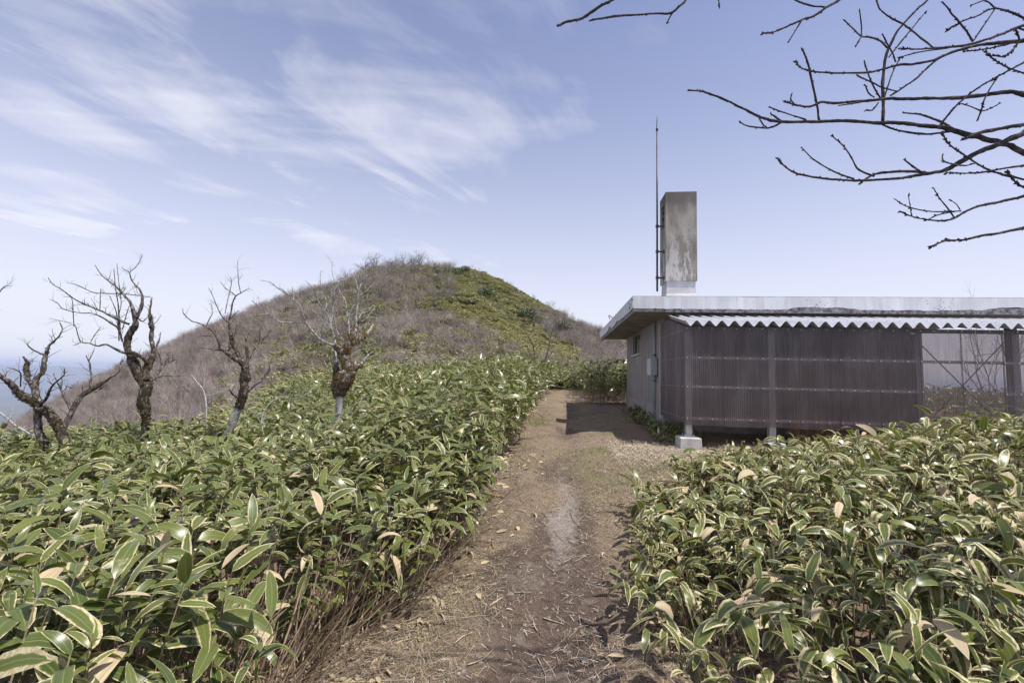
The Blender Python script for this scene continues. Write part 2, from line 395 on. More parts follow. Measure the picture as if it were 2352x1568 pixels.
M['branch'] = bark('cherry_bark', (.030, .025, .023), (.115, .10, .095), .58)
M['moss'] = simple('orange_brown_moss', (.065, .043, .016), (.245, .150, .048), 40, .95, 0, .4, .01, .1)
M['moss_dark'] = simple('dark_brown_moss', (.025, .019, .010), (.105, .080, .034), 40, .95, 0, .4, .01, .1)
M['bud'] = simple('brown_bud', (.10, .06, .045), (.22, .15, .12), 60, .7)
M['stick'] = simple('dry_stick', (.20, .155, .115), (.42, .35, .27), 30, .85)
M['barkpiece'] = simple('brown_bark_chip', (.10, .055, .025), (.32, .20, .10), 40, .8)
# twigs of the brush on the hill; attribute r = random tone
t = NT('brush_twigs'); r_ = t.node('ShaderNodeObjectInfo').outputs['Random']
a = t.mix(r_, (.135, .108, .098), (.38, .325, .295))
M['brush'] = t.done(t.bsdf(a, .9, 0, None, spec=.1))
t = NT('pale_brush_twigs'); a = t.mix(t.node('ShaderNodeObjectInfo').outputs['Random'], (.20, .175, .16), (.33, .30, .28))
M['brush_pale'] = t.done(t.bsdf(a, .9, 0, None, spec=.1))
M['ridge'] = simple('ridge_tree_bark', (.085, .068, .062), (.16, .135, .125), 3, .9)
# bamboo leaves: attribute lf = (tone, margin width, dead), luv = (across, along, seed)
def leafmat(name, dark, light, pale, gloss=.31):
    t = NT(name)
    lf = t.node('ShaderNodeSeparateColor', {0: t.attr('lf', 'Color')}); uv = t.attr('luv', 'Vector')
    s = t.node('ShaderNodeSeparateXYZ', {0: uv}); U, V_, S = s.outputs
    d = t.math('ABSOLUTE', t.math('MULTIPLY_ADD', U, 2.0)); 
    d.node.inputs[0].links[0].from_node.inputs[2].default_value = -1.0
    ve = t.node('ShaderNodeCombineXYZ', {0: t.math('MULTIPLY', U, 2.2), 1: t.math('MULTIPLY', V_, 9.0), 2: t.math('MULTIPLY', S, 60.0)}).outputs[0]
    ed = t.noise(ve, 1.0, 4, .6)
    vs_ = t.node('ShaderNodeCombineXYZ', {0: t.math('MULTIPLY', U, 26.0), 1: t.math('MULTIPLY', V_, 1.2), 2: t.math('MULTIPLY', S, 90.0)}).outputs[0]
    vein = t.noise(vs_, 1.0, 3, .5)
    tip = t.math('MULTIPLY', t.ramp(V_, .80, 1.0), .42)
    mfac = t.math('ADD', t.math('ADD', d, tip), t.math('MULTIPLY', t.math('SUBTRACT', ed, .5), .42))
    mask = t.ramp(t.math('SUBTRACT', mfac, t.math('SUBTRACT', 1.0, lf.outputs[1])), -.03, .05)
    g = t.mix(lf.outputs[0], dark, light)
    g = t.mix(t.math('MULTIPLY', t.ramp(vein, .4, .7), .35), g, (light[0] * 1.35, light[1] * 1.3, light[2] * 1.3))
    g = t.mix(t.math('MULTIPLY', t.math('LESS_THAN', d, .07), .55), g, (.24, .27, .08))
    rim = t.ramp(t.math('SUBTRACT', mfac, t.math('SUBTRACT', 1.0, lf.outputs[1])), -.22, -.02)
    g = t.mix(t.math('MULTIPLY', rim, .45), g, (.20, .20, .04))
    g = t.mix(t.math('MULTIPLY', t.ramp(t.noise(ve, 5.0, 2), .66, .72), .6), g, (.22, .17, .06))
    pl = t.mix(t.ramp(t.noise(ve, 2.5, 3), .35, .65), pale, (pale[0] * .66, pale[1] * .58, pale[2] * .48))
    a = t.mix(mask, g, pl)
    dm = t.ramp(t.math('ADD', lf.outputs[2], t.math('MULTIPLY', t.math('SUBTRACT', t.noise(ve, .6, 4), .5), .8)), .42, .58)
    dead = t.mix(t.ramp(vein, .3, .7), (.29, .215, .115), (.56, .475, .31))
    a = t.mix(dm, a, dead)
    geo = t.node('ShaderNodeNewGeometry').outputs['Backfacing']
    a = t.mix(t.math('MULTIPLY', t.math('MULTIPLY', geo, .35), t.math('SUBTRACT', 1.0, dm)), a, (.12, .155, .05))
    rg = t.math('ADD', gloss, t.math('MULTIPLY', t.math('ADD', mask, dm, True), .35))
    b = t.bsdf(a, rg, 0, vein, .12, .002, .42)
    tl = t.node('ShaderNodeBsdfTranslucent', {0: t.mix(t.math('MULTIPLY', t.math('SUBTRACT', 1.0, dm), .5), a, (.25, .34, .05))}).outputs[0]
    return t.done(t.node('ShaderNodeMixShader', {0: .16, 1: b, 2: tl}).outputs[0])
M['leaf'] = leafmat('dwarf_bamboo_leaf', (.018, .038, .008), (.125, .140, .024), (.74, .65, .44))
M['leaf_yellow'] = leafmat('yellow_bamboo_leaf', (.145, .140, .045), (.33, .30, .110), (.6, .54, .32), .5)
M['leaf_far'] = leafmat('hillside_bamboo_leaf', (.070, .090, .026), (.190, .200, .062), (.55, .50, .30), .5)
t = NT('bamboo_stalk'); isl = t.node('ShaderNodeNewGeometry').outputs['Random Per Island']; ob = t.node('ShaderNodeObjectInfo').outputs['Random']
a = t.mix(t.math('FRACT', t.math('ADD', isl, ob)), (.11, .070, .042), (.42, .33, .225)); a = t.mix(t.math('MULTIPLY', t.ramp(t.noise(t.coord(), 30, 3), .5, .6), .4), a, (.09, .06, .04))
M['culm'] = t.done(t.bsdf(a, .6, 0, None, spec=.3))
t = NT('evergreen_leaf'); r_ = t.attr('r'); a = t.mix(r_, (.030, .047, .016), (.115, .130, .042)); M['evergreen'] = t.done(t.bsdf(a, .5, 0, None, spec=.3))
t = NT('dry_straw'); a = t.mix(t.attr('r'), (.15, .112, .08), (.50, .425, .33)); M['straw'] = t.done(t.bsdf(a, .8, 0, None, spec=.2))
t = NT('short_grass'); a = t.mix(t.attr('r'), (.065, .105, .024), (.36, .30, .17)); M['grass'] = t.done(t.bsdf(a, .75, 0, None, spec=.2))
# ground: attribute g = (dirt, green, straw)
t = NT('ground'); co = t.coord(); g3 = t.node('ShaderNodeSeparateColor', {0: t.attr('g', 'Color')})
n1 = t.noise(co, 2.2, 8, .65); n2 = t.noise(co, 14, 6, .7); n3 = t.noise(co, 70, 4, .7); n4 = t.noise(co, 210, 3, .7)
hillc = t.mix(t.ramp(t.noise(co, .12, 6, .6), .35, .65), (.115, .088, .066), (.085, .088, .036))
forest = t.mix(t.ramp(t.noise(co, .004, 7, .65), .4, .6), (.045, .055, .040), (.085, .080, .060))
far = t.ramp(t.node('ShaderNodeSeparateXYZ', {0: co}).outputs[1], 400.0, 900.0)
soil = t.mix(t.ramp(n2, .3, .7), (.066, .046, .035), (.140, .102, .080))
soil = t.mix(t.math('MULTIPLY', t.ramp(n1, .52, .72), .65), soil, (.27, .235, .205))
soil = t.mix(t.ramp(n3, .60, .70), soil, (.34, .29, .25)); soil = t.mix(t.math('MULTIPLY', t.ramp(n4, .52, .66), .75), soil, (.035, .026, .021)); soil = t.mix(t.math('MULTIPLY', t.ramp(t.noise(co, 120, 3, .7, .5), .60, .68), .8), soil, (.33, .28, .235))
straw = t.mix(t.ramp(n3, .3, .65), (.108, .078, .056), (.31, .240, .170)); straw = t.mix(t.math('MULTIPLY', t.ramp(n4, .50, .64), .7), straw, (.060, .044, .034)); straw = t.mix(t.math('MULTIPLY', t.ramp(n1, .45, .65), .55), straw, (.125, .092, .070))
green = t.mix(t.ramp(n2, .35, .65), (.090, .084, .040), (.190, .168, .092))
def soften(o, k): return t.ramp(t.math('ADD', o, t.math('MULTIPLY', t.math('SUBTRACT', n2, .5), k)), .35, .65)
a = t.mix(far, hillc, forest)
a = t.mix(soften(g3.outputs[2], .9), a, straw)
a = t.mix(soften(g3.outputs[1], 1.1), a, green)
soil = t.mix(t.math('MULTIPLY', t.ramp(t.math('ADD', t.attr('g', 'Alpha'), t.math('MULTIPLY', t.math('SUBTRACT', n2, .5), 1.2)), .35, .8), .8), soil, t.mix(t.ramp(n3, .35, .65), (.20, .172, .150), (.36, .32, .285)))
a = t.mix(soften(g3.outputs[0], .9), a, soil)
M['ground'] = t.done(t.bsdf(a, .95, 0, t.math('ADD', t.math('MULTIPLY', n2, .5), t.math('ADD', t.math('MULTIPLY', n3, .4), t.math('MULTIPLY', n4, .25))), .9, .035, .15))
# ------------------------------------------------------------------ the land
def tgrid(nt, nd, t0, t1, d0, d1):
    ts = np.sinh(np.linspace(np.arcsinh(t0 * 1.2), np.arcsinh(t1 * 1.2), nt)) / 1.2
    ds = np.exp(np.linspace(math.log(d0), math.log(d1), nd)); return ts, ds
nT, nD = 380, 440
ds = np.concatenate([np.exp(np.linspace(math.log(.35), math.log(30), 200)), np.exp(np.linspace(math.log(30), math.log(700), 120))[1:], np.exp(np.linspace(math.log(700), math.log(16000), 61))[1:]])
nD = len(ds)
ts = np.sinh(np.linspace(np.arcsinh(-2.6), np.arcsinh(2.6), nT)) / 1.2
Xg = ts[:, None] * ds[None]; Yg = np.broadcast_to(ds[None], Xg.shape)
# close to the camera the sheet widens so that the ground runs under and beside the viewer too
wid = np.maximum(1, 3.0 / ds)[None]; Xg = Xg * wid
Zg = gz(Xg, Yg)
px_ = pathx(Yg); dl = Xg - edge_l(Yg)
nz = fbm(Xg * 1.6, Yg * 1.6, 31, 4) - .5
nearm = 1 - sstep(Yg, 18, 30)
er = np.interp(Yg, PATH_Y, EDGE_RX)
incorr = sstep(dl, -.5, .1) * (1 - sstep(Xg - er, -.2, .5))
dirt = np.exp(-((Xg - px_ + nz * .5) / (.52 + .25 * (fbm(Yg * .8, Yg * 0 + 7, 33, 2) - .5))) ** 2) * (.86 - .45 * sstep(Yg, 4.2, 6.5)) * nearm
dirt = np.clip(dirt * 1.1 + (nz * .9) * incorr * nearm, 0, 1)
green = nearm * incorr * np.clip(.55 * np.exp(-((Yg - 6.4) / 2.6) ** 2) * sstep(Xg - px_, -.6, .6) + .42 * np.exp(-((Xg - px_ + .62) / .35) ** 2) * sstep(Yg, 3, 5) + nz * 1.1, 0, 1)
straw = nearm * np.clip(.95 - .25 * dirt + nz * .6, 0, 1)
pale = np.exp(-((Xg - px_ - .02 + nz * .2) / .20) ** 2) * (.25 + .75 * np.exp(-((Yg - 5.0) / 1.1) ** 2)) * nearm
GA = np.stack([dirt, green, straw, pale], -1).reshape(-1, 4)
ii, jj = np.meshgrid(np.arange(nT - 1), np.arange(nD - 1), indexing='ij')
Qg = np.stack([ii * nD + jj, (ii + 1) * nD + jj, (ii + 1) * nD + jj + 1, ii * nD + jj + 1], -1).reshape(-1, 4)
Vg = np.stack([Xg, Yg, Zg], -1).reshape(-1, 3)
ctr = Vg[Qg].mean(1)
pn = fbm(ctr[:, 0] * 2.2, ctr[:, 1] * 2.2, 41, 4) - .5
half = np.interp(ctr[:, 1], [0, 2.4, 5, 9, 15, 26], [.5, .55, .6, .75, .6, .45])
onpath = (np.abs(ctr[:, 0] - pathx(ctr[:, 1]) + pn * .5) < half) & (ctr[:, 1] < 26)
def sub(mask):
    q = Qg[mask]; u, inv = np.unique(q, return_inverse=True)
    return Vg[u], inv.reshape(q.shape), GA[u]
for nm, mk in (('ground', ~onpath), ('path', onpath)):
    V, Q, A = sub(mk)
    o = mesh_obj(nm, np_mesh(nm, V, Q, M['ground'], True, {'g': ('FLOAT_COLOR', A)})); o['kind'] = 'structure'
    o['label'] = 'worn dirt footpath strewn with straw' if nm == 'path' else 'hill ground of the ridge and the land beyond'

# ------------------------------------------------------------------ hut frame: u along the front, v into the depth
ANG = math.radians(6.0)
PU = np.array([math.cos(ANG), -math.sin(ANG), 0]); PV = np.array([math.sin(ANG), math.cos(ANG), 0])
_p = unp(1585, 1000, 7.6); H0 = np.array([_p[0], _p[1], 0.0])
def HF(V):                                   # hut coordinates (u, v, z) -> world
    V = np.asarray(V, float); return H0 + V[..., 0:1] * PU + V[..., 1:2] * PV + V[..., 2:3] * np.array([0, 0, 1.0])
def on_front(px, py, v=0.0):                 # (u, z) where the line of sight meets the plane v
    d = ray(px, py); o = np.array([0, 0, EYE]) - H0 - PV * v
    k = -(o @ PV) / (d @ PV); q = o + d * k; return q @ PU, q[2]
def on_side(px, py, u=0.0):                  # (v, z) on the plane u
    d = ray(px, py); o = np.array([0, 0, EYE]) - H0 - PU * u
    k = -(o @ PU) / (d @ PU); q = o + d * k; return q @ PV, q[2]
def hbox(mb, lo, hi): mb.box(lo, hi, HF)
def hpart(name, lo, hi, mat, parent, bevel=0.004):
    mb = MB(); hbox(mb, lo, hi); return mb.obj(name, M[mat], parent, bevel=bevel)

LW = -0.01                                   # plane of the hut's left wall
VW = on_side(1524, 850, LW)[0]; VB = on_side(1440, 860, LW)[0]
RU0 = -0.80; VF = 0.88
UW1, UR1 = 4.75, 6.6                         # right end of wall, of roof
zt_f = on_front(1470, 679, VF)[1]; zb_f = on_front(1470, 712, VF)[1]
print('VW', VW, 'VB', VB, 'fascia z', zb_f, zt_f)
ZR, ZS = 3.15, 2.88                          # roof edge top, soffit
hut = thing('concrete_hut', 'low concrete mountain hut with flat pale roof and square chimney', 'hut', tuple(HF(np.array([LW, VW, .3]))))
def into(o, root):                           # keep world places while the root sits at the thing's base
    o.matrix_parent_inverse = Matrix.Translation(-Vector(root.location)); return o
_mesh_obj = mesh_obj
def mesh_obj(name, me, parent=None):
    o = _mesh_obj(name, me, parent)
    if parent is not None and parent.parent is None: into(o, parent)
    return o

ZF = 1.02                                    # top of the foundation band
wv0, wz1 = on_side(1458, 775, LW); wv1, wz0 = on_side(1467, 817, LW)
wv0, wz0 = on_side(1459, 818, LW); wv1, wz1 = on_side(1468.5, 770, LW)
wa, wb = min(wv0, wv1) - .15, max(wv0, wv1) + .25
wa, wb = on_side(1470.5, 790, LW)[0], on_side(1454, 790, LW)[0]
zw0, zw1 = on_side(1462, 815, LW)[1], on_side(1462, 771, LW)[1] + .05
print('window v', wa, wb, 'z', zw0, zw1)
mb = MB()
hbox(mb, (LW, VW, ZF), (LW + .15, wa, ZS)); hbox(mb, (LW, wb, ZF), (LW + .15, VB, ZS))
hbox(mb, (LW, wa, ZF), (LW + .15, wb, zw0)); hbox(mb, (LW, wa, zw1), (LW + .15, wb, ZS))
mb.obj('side_wall', M['concrete'], hut)
hpart('front_wall', (LW + .151, VW, ZF), (UW1, VW + .15, ZS), 'concrete', hut)
hpart('end_wall', (UW1 - .15, VW + .151, ZF), (UW1 - .001, VB, ZS), 'concrete', hut)
hpart('back_wall', (LW + .151, VB - .15, ZF), (UW1 - .151, VB, ZS), 'concrete', hut)
hpart('foundation', (LW - .018, VW - .018, .1), (UW1 + .018, VB + .018, ZF - .002), 'foundation', hut, .008)
w = hpart('window', (LW + .05, wa, zw0 + .02), (LW + .09, wb, zw0 + .06), 'frame', hut, 0)
mb = MB()
for a0, a1, b0, b1 in ((wa, wa + .04, zw0 + .06, zw1), (wb - .04, wb, zw0 + .06, zw1), (wa + .04, wb - .04, zw1 - .04, zw1), ((wa + wb) / 2 - .025, (wa + wb) / 2 + .025, zw0 + .06, zw1 - .04)):
    mbf = MB(); hbox(mbf, (LW + .05, a0, b0), (LW + .09, a1, b1)); o = mbf.obj('frame_bar', M['frame'], w)
for a0, a1 in ((wa + .042, (wa + wb) / 2 - .027), ((wa + wb) / 2 + .027, wb - .042)):
    mbf = MB(); hbox(mbf, (LW + .062, a0, zw0 + .062), (LW + .068, a1, zw1 - .042)); o = mbf.obj('pane', M['glass'], w)
hpart('window_sill', (LW - .05, wa - .05, zw0 - .03), (LW + .12, wb + .05, zw0 + .018), 'sill', hut)

# roof: slab rising gently to a ridge, its edge a broken pale band over a recessed drip band
rn = 260
us = np.linspace(RU0, UR1, rn)
jag = np.maximum(0, fbm(us * 1.7, us * 0, 51, 3) - .5) * .16 * sstep(us, .9, 2.2) + (fbm(us * 14, us * 0 + 3, 53, 3) - .5) * .022
jag[0] += .02
def edge_strip(pts_fn, s, jag, name, mat, parent, th=.10, top=ZR, bot=ZS + .035):
    mb = MB(); n = len(s)
    wob = (fbm(s * 9, s * 0 + 1.3, 57, 3) - .5) * .012
    F = np.stack([pts_fn(s, wob, np.full(n, top)), pts_fn(s, wob, bot + jag), pts_fn(s, np.full(n, th), bot + jag + .01), pts_fn(s, np.full(n, th), np.full(n, top))], 1)
    V = F.reshape(-1, 3); i = np.arange(n - 1)[:, None] * 4; k = np.arange(4)[None]; k2 = (k + 1) % 4
    Q = np.stack([i + k, i + k2, i + 4 + k2, i + 4 + k], -1).reshape(-1, 4)
    Q = np.concatenate([Q, [[0, 1, 2, 3]], [[4 * n - 1, 4 * n - 2, 4 * n - 3, 4 * n - 4]]])
    mb.add(V, Q); return mb.obj(name, M[mat], parent)
VBR = VB + .75
roof = MB(); hbox(roof, (RU0 + .10, VF + .10, ZS + .002), (UR1 - .10, VBR - .10, ZR - .004))
roof_o = roof.obj('roof_slab', M['soffit'], hut)
mb = MB()                                     # upper skin with a low ridge
vm = (VF + VBR) / 2; zrg = ZR + .30
g = HF(np.array([[RU0, VF, ZR + .004], [UR1, VF, ZR + .004], [UR1, vm, zrg], [RU0 + 1.5, vm, zrg], [RU0, VBR, ZR + .004], [UR1, VBR, ZR + .004]]))
mb.add(g, [[0, 1, 2, 3], [4, 3, 2, 5]], [[0, 3, 4], [1, 5, 2]])
mb.obj('roof_skin', M['roofpaint'], roof_o)
edge_strip(lambda s, w_, z: HF(np.stack([s, VF + w_, z], -1)), us, jag, 'front_fascia', 'roofpaint', roof_o)
sv = np.linspace(VF + .101, VBR, 150)
jag2 = np.maximum(0, fbm(sv * 2.1, sv * 0 + 8, 61, 3) - .45) * .30 + (fbm(sv * 12, sv * 0, 63, 3) - .5) * .03
edge_strip(lambda s, w_, z: HF(np.stack([RU0 + w_, s, z], -1)), sv, jag2, 'side_fascia', 'roofpaint', roof_o)
mb = MB(); hbox(mb, (RU0 + .03, VF + .03, ZS - .022), (UR1 - .02, VF + .099, ZS + .09)); mb.obj('drip_band', M['broken'], roof_o)
mb = MB(); hbox(mb, (RU0 + .03, VF + .102, ZS - .03), (RU0 + .099, VBR - .03, ZS + .09)); mb.obj('drip_band', M['broken'], roof_o)
# broken corner of the edge
mb = MB()
for i in range(16):
    c = np.array([RU0 + random.uniform(-.005, .02), VF + random.uniform(.0, .9) ** 2, ZR - random.uniform(.03, .22)])
    s_ = random.uniform(.015, .045)
    P = c + (rng.random((8, 3)) - .5) * s_ * 2 * np.array([.5, 1.2, 1])
    mb = MB(); mb.add(HF(P), [[0, 1, 2, 3], [4, 5, 6, 7], [0, 1, 5, 4], [1, 2, 6, 5], [2, 3, 7, 6], [3, 0, 4, 7]]); mb.obj('broken_chunk', M['broken'], roof_o)
# chimney
CV = 1.95; cu0, cz1 = on_front(1529, 441, CV); cu1 = on_front(1601, 540, CV)[0]
cz0 = on_front(1560, 645, CV)[1]
print('chimney', cu0, cu1, cz0, cz1)
CVD = CV + .56
chim = MB()
# the shaft with a hooded opening in its left face
o0, o1, p0, p1 = CV + .15, CV + .41, cz1 - .72, cz1 - .22
hbox(chim, (cu0 + .06, CV, cz0), (cu1, CVD, cz1))
hbox(chim, (cu0, CV, cz0), (cu0 + .058, o0, cz1)); hbox(chim, (cu0, o1, cz0), (cu0 + .058, CVD, cz1))
hbox(chim, (cu0, o0, cz0), (cu0 + .058, o1, p0)); hbox(chim, (cu0, o0, p1), (cu0 + .058, o1, cz1))
ch = chim.obj('chimney', M['chimney'], hut)
mb = MB(); hbox(mb, (cu0 + .045, o0 + .002, p0 + .002), (cu0 + .056, o1 - .002, p1 - .002)); mb.obj('vent_shade_panel', M['dark'], ch)  # black plate closing the recess, standing in for its inner shade
mb = MB()
for k in range(3):
    mb = MB(); zz = p0 + .10 + k * .15; hbox(mb, (cu0 + .01, o0 + .004, zz), (cu0 + .03, o1 - .004, zz + .02)); mb.obj('vent_bar', M['darksteel'], ch)
mb = MB()                                    # flared painted base
for q in range(1):
    lv = [(0, .035), (.05, .03), (.12, .004), (cz0 - ZR + .02, -.012)]
    V = []
    zb = ZR + .10
    lv = [(zb, .012), (zb + .10, .0), (zb + .16, -.022), (cz0 - .002, -.03)]
    for z_, e in lv:
        V += [(cu0 - e, CV - e, z_), (cu1 + e, CV - e, z_), (cu1 + e, CVD + e, z_), (cu0 - e, CVD + e, z_)]
    Q = [[i * 4 + k, i * 4 + (k + 1) % 4, i * 4 + 4 + (k + 1) % 4, i * 4 + 4 + k] for i in range(3) for k in range(4)] + [[12, 13, 14, 15]]
    mb.add(HF(np.array(V)), Q)
mb.obj('chimney_base', M['chimbase'], ch)
# conduit, box and cable on the side wall
vc = on_side(1507, 870, LW)[0]
mb = MB(); zc0 = on_side(1507, 964, LW)[1]; zc1 = on_side(1507, 722, LW)[1]
cond_pts = [(LW - .035, vc, zc0), (LW - .035, vc, zc1)]
mb.tube(HF(np.array(cond_pts)), .021, 10); cond = mb.obj('conduit_pipe', M['grooved'], hut, True)
b0, bz0 = on_side(1512, 862, LW); b1, bz1 = on_side(1502, 824, LW)
bm_ = hpart('junction_box', (LW - .15, min(b0, b1) + .02, bz0), (LW - .014, max(b0, b1) - .02, bz1), 'grooved', hut, .008)
mbl = MB(); hbox(mbl, (LW - .162, min(b0, b1) + .03, bz0 + .012), (LW - .152, max(b0, b1) - .03, bz1 - .012)); mbl.obj('lid', M['sill'], bm_)
for py in (723, 815, 874, 966):
    zz = on_side(1507, py, LW)[1]
    mb = MB(); hbox(mb, (LW - .062, vc - .07, zz - .012), (LW - .012, vc + .07, zz + .012)); mb.obj('pipe_clip', M['black'], hut)
mb = MB(); cv = on_side(1500, 700, LW)[0]
cab = catmull(np.array([(LW - .035, vc, zc1), (LW - .04, vc, zc1 + .17), (LW - .06, vc + .35, zc1 + .30), (LW - .05, vc + 1.0, zc1 + .22), (LW - .05, vc + 1.5, zc1 - .02), (LW - .2, vc + 1.9, zc1 - .12), (LW - .5, vc + 2.2, zc1 + .02), (RU0 - .02, vc + 2.1, zc1 + .25), (RU0 - .02, vc + 2.0, ZR + .03)]), 6)
mb.tube(HF(cab), .011, 6); mb.obj('cable', M['black'], hut, True)
# lightning rod
rp_b = np.array([*unp(1509.5, 669, 9.72)]); rp_t = np.array([*unp(1504, 300, 9.72)]); rp_t[0:2] = rp_b[0:2]; 
rod = thing('lightning_rod', 'tall thin dark lightning rod clamped beside the chimney', 'lightning rod', tuple(rp_b))
mb = MB(); mb.tube([rp_b, rp_t], [.022, .017], 10); mb.obj('pole', M['darksteel'], rod, True)
mb = MB(); mb.tube([rp_t, rp_t + [0, 0, .05], rp_t + [0, 0, .06], rp_t + [0, 0, .16]], [.026, .026, .016, .016], 10); mb.obj('tip_holder', M['darksteel'], rod, True)
mb = MB(); mb.tube([rp_t + [0, 0, .161], rp_t + [0, 0, .36]], [.010, .003], 8); mb.obj('tip', M['darksteel'], rod, True)
face = HF(np.array([cu0, CV + .2, 0]))
for py in (520, 578, 638):
    z_ = unp(1510, py, 9.72)[2]; q = np.array([rp_b[0], rp_b[1], z_])
    fx = q + PU * ((face - q) @ PU)
    mb = MB(); mb.tube([q - PU * .03, fx], [.018, .018], 4); mb.tube([q - [0, 0, .03], q + [0, 0, .03]], [.034, .034], 8); mb.tube([fx - PU * .012 , fx], [.05, .05], 6)
    mb.obj('bracket', M['darksteel'], rod)

# ------------------------------------------------------------------ lean-to in front of the hut: steel posts, smoke brown corrugated sheets, folded metal roof
shed = thing('lean_to', 'lean-to of smoke brown corrugated translucent sheets on steel posts', 'lean-to', tuple(HF(np.array([0, 0, .45]))))
UA0 = on_front(1574, 860)[0]; UA1 = 6.4
zpb = on_front(1600, 976)[1]; zpt = on_front(1600, 750)[1]
rails = [on_front(1600, y)[1] for y in (821, 888, 961)]
print('panel', zpb, zpt, rails, 'UA0', UA0)
pw = .60
k = 0; u = UA0
scr = MB(); scr.tube([(0, 0, 0), (0, -.008, 0)], [.011, .008], 6); scr_me = scr.mesh('screw', M['steel'])
def screw(u, v, z, side=False):
    o = mesh_obj('screw', scr_me, shed)
    p = HF(np.array([u, v, z])); o.matrix_parent_inverse = Matrix.Identity(4)
    o.location = Vector(p) - shed.location
    o.rotation_euler = (0, 0, -ANG + (-math.pi / 2 if side else 0))
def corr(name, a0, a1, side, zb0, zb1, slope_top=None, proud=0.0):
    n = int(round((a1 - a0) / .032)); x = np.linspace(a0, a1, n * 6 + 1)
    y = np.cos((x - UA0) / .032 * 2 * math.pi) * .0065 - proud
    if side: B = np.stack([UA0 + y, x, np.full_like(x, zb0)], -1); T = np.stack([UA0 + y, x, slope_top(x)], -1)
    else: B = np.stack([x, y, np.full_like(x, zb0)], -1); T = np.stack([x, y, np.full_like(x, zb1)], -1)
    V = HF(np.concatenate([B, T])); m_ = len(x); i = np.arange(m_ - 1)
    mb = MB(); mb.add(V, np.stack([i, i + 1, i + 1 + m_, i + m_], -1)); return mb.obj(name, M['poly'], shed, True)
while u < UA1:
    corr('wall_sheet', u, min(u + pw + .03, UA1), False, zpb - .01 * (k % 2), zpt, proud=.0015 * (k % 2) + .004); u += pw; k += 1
ROOF_B = VF + .30; zr0, zr1 = zpt + .005, ZS - .115
def roofz(v): return zr0 + (zr1 - zr0) * (v + .10) / (ROOF_B + .10)
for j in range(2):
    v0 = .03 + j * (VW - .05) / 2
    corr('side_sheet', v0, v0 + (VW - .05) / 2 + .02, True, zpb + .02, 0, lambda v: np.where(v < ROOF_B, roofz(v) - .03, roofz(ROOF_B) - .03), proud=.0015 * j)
hpart('edge_trim', (UA0 - .02, VW - .035, zpb - .05), (UA0 + .012, VW - .012, roofz(ROOF_B) - .03), 'sill', shed, 0)
for z_ in rails:
    hpart('rail', (UA0 + .02, .016, z_ - .022), (UA1, .052, z_ + .022), 'galv', shed, .003)
    hpart('side_rail', (UA0 + .022, .06, z_ - .018), (UA0 + .05, VW - .02, z_ + .018), 'steel', shed, .003)
hpart('eave_beam', (UA0 + .02, .022, zpt - .06), (UA1, .075, zpt + .0), 'darksteel', shed, .003)
u = UA0 + .03
while u < 5.6:
    for z_ in rails: screw(u, -.006, z_)
    screw(u, -.006, zpt - .03); u += .2
v = .16
while v < VW - .05:
    for z_ in rails + [zpt - .05]: screw(UA0 - .006, v, z_, True)
    v += .2
posts = [0.0, on_front(1777, 880)[0], on_front(2121, 880)[0], on_front(2347, 880)[0]]
for u in posts:
    gp = HF(np.array([u, .10, 0])); g0 = float(gz(gp[0], gp[1]))
    top = .645 if u == 0 else g0 + .12
    ph = MB()
    hbox(ph, (u - .05, .058, top + .012), (u + .05, .066, zpt - .062)); hbox(ph, (u - .05, .15, top + .012), (u + .05, .158, zpt - .062)); hbox(ph, (u - .004, .066, top + .012), (u + .004, .15, zpt - .062))
    po = ph.obj('post', M['steel'], shed)
    mb = MB(); hbox(mb, (u - .09, .02, top), (u + .09, .20, top + .012)); mb.obj('base_plate', M['steel'], po)
    for du, dv in ((-.07, .04), (.07, .04), (-.07, .18), (.07, .18)):
        mb = MB(); q = HF(np.array([u + du, dv, top + .012])); mb.tube([q, q + [0, 0, .035]], [.010, .010], 6); mb.obj('anchor_bolt', M['steel'], po)
    f = MB(); e = .165 if u == 0 else .15
    b = [(-e - .02, g0 - .3), (-e - .02, top - .1), (-e, top)]
    V = []
    for z_, ee in ((g0 - .3, e + .02), (top - .012, e + .004), (top - .001, e - .01)):
        V += [(u - ee, .11 - ee, z_), (u + ee, .11 - ee, z_), (u + ee, .11 + ee, z_), (u - ee, .11 + ee, z_)]
    Q = [[i * 4 + k_, i * 4 + (k_ + 1) % 4, i * 4 + 4 + (k_ + 1) % 4, i * 4 + 4 + k_] for i in range(2) for k_ in range(4)] + [[8, 9, 10, 11]]
    f.add(HF(np.array(V)), Q); f.obj('footing', M['footing'], shed, bevel=.008)
# inner posts by the hut and the far side
for u, v in ((on_front(2326, 850, 1.35)[0], 1.35), (on_front(1835, 900, 1.38)[0], 1.38)):
    gp = HF(np.array([u, v, 0])); g0 = float(gz(gp[0], gp[1]))
    hpart('inner_post', (u - .06, v - .06, g0 - .05), (u + .06, v + .06, ZS - .12), 'darksteel' if u > 4 else 'board', shed)
# cross brace between the third and fourth posts
bu0, bu1 = posts[2] + .05, on_front(2318, 800, .12)[0]
for s_ in (0, 1):
    z0_, z1_ = rails[0] + .35, rails[2] - .1
    A_ = HF(np.array([bu0 if s_ == 0 else bu1, .17 + .02 * s_, z0_])); B_ = HF(np.array([bu1 if s_ == 0 else bu0, .17 + .02 * s_, z1_]))
    mb = MB(); mb.tube([A_, B_], [.008, .008], 6); mb.obj('brace_rod', M['darksteel'], shed, True)
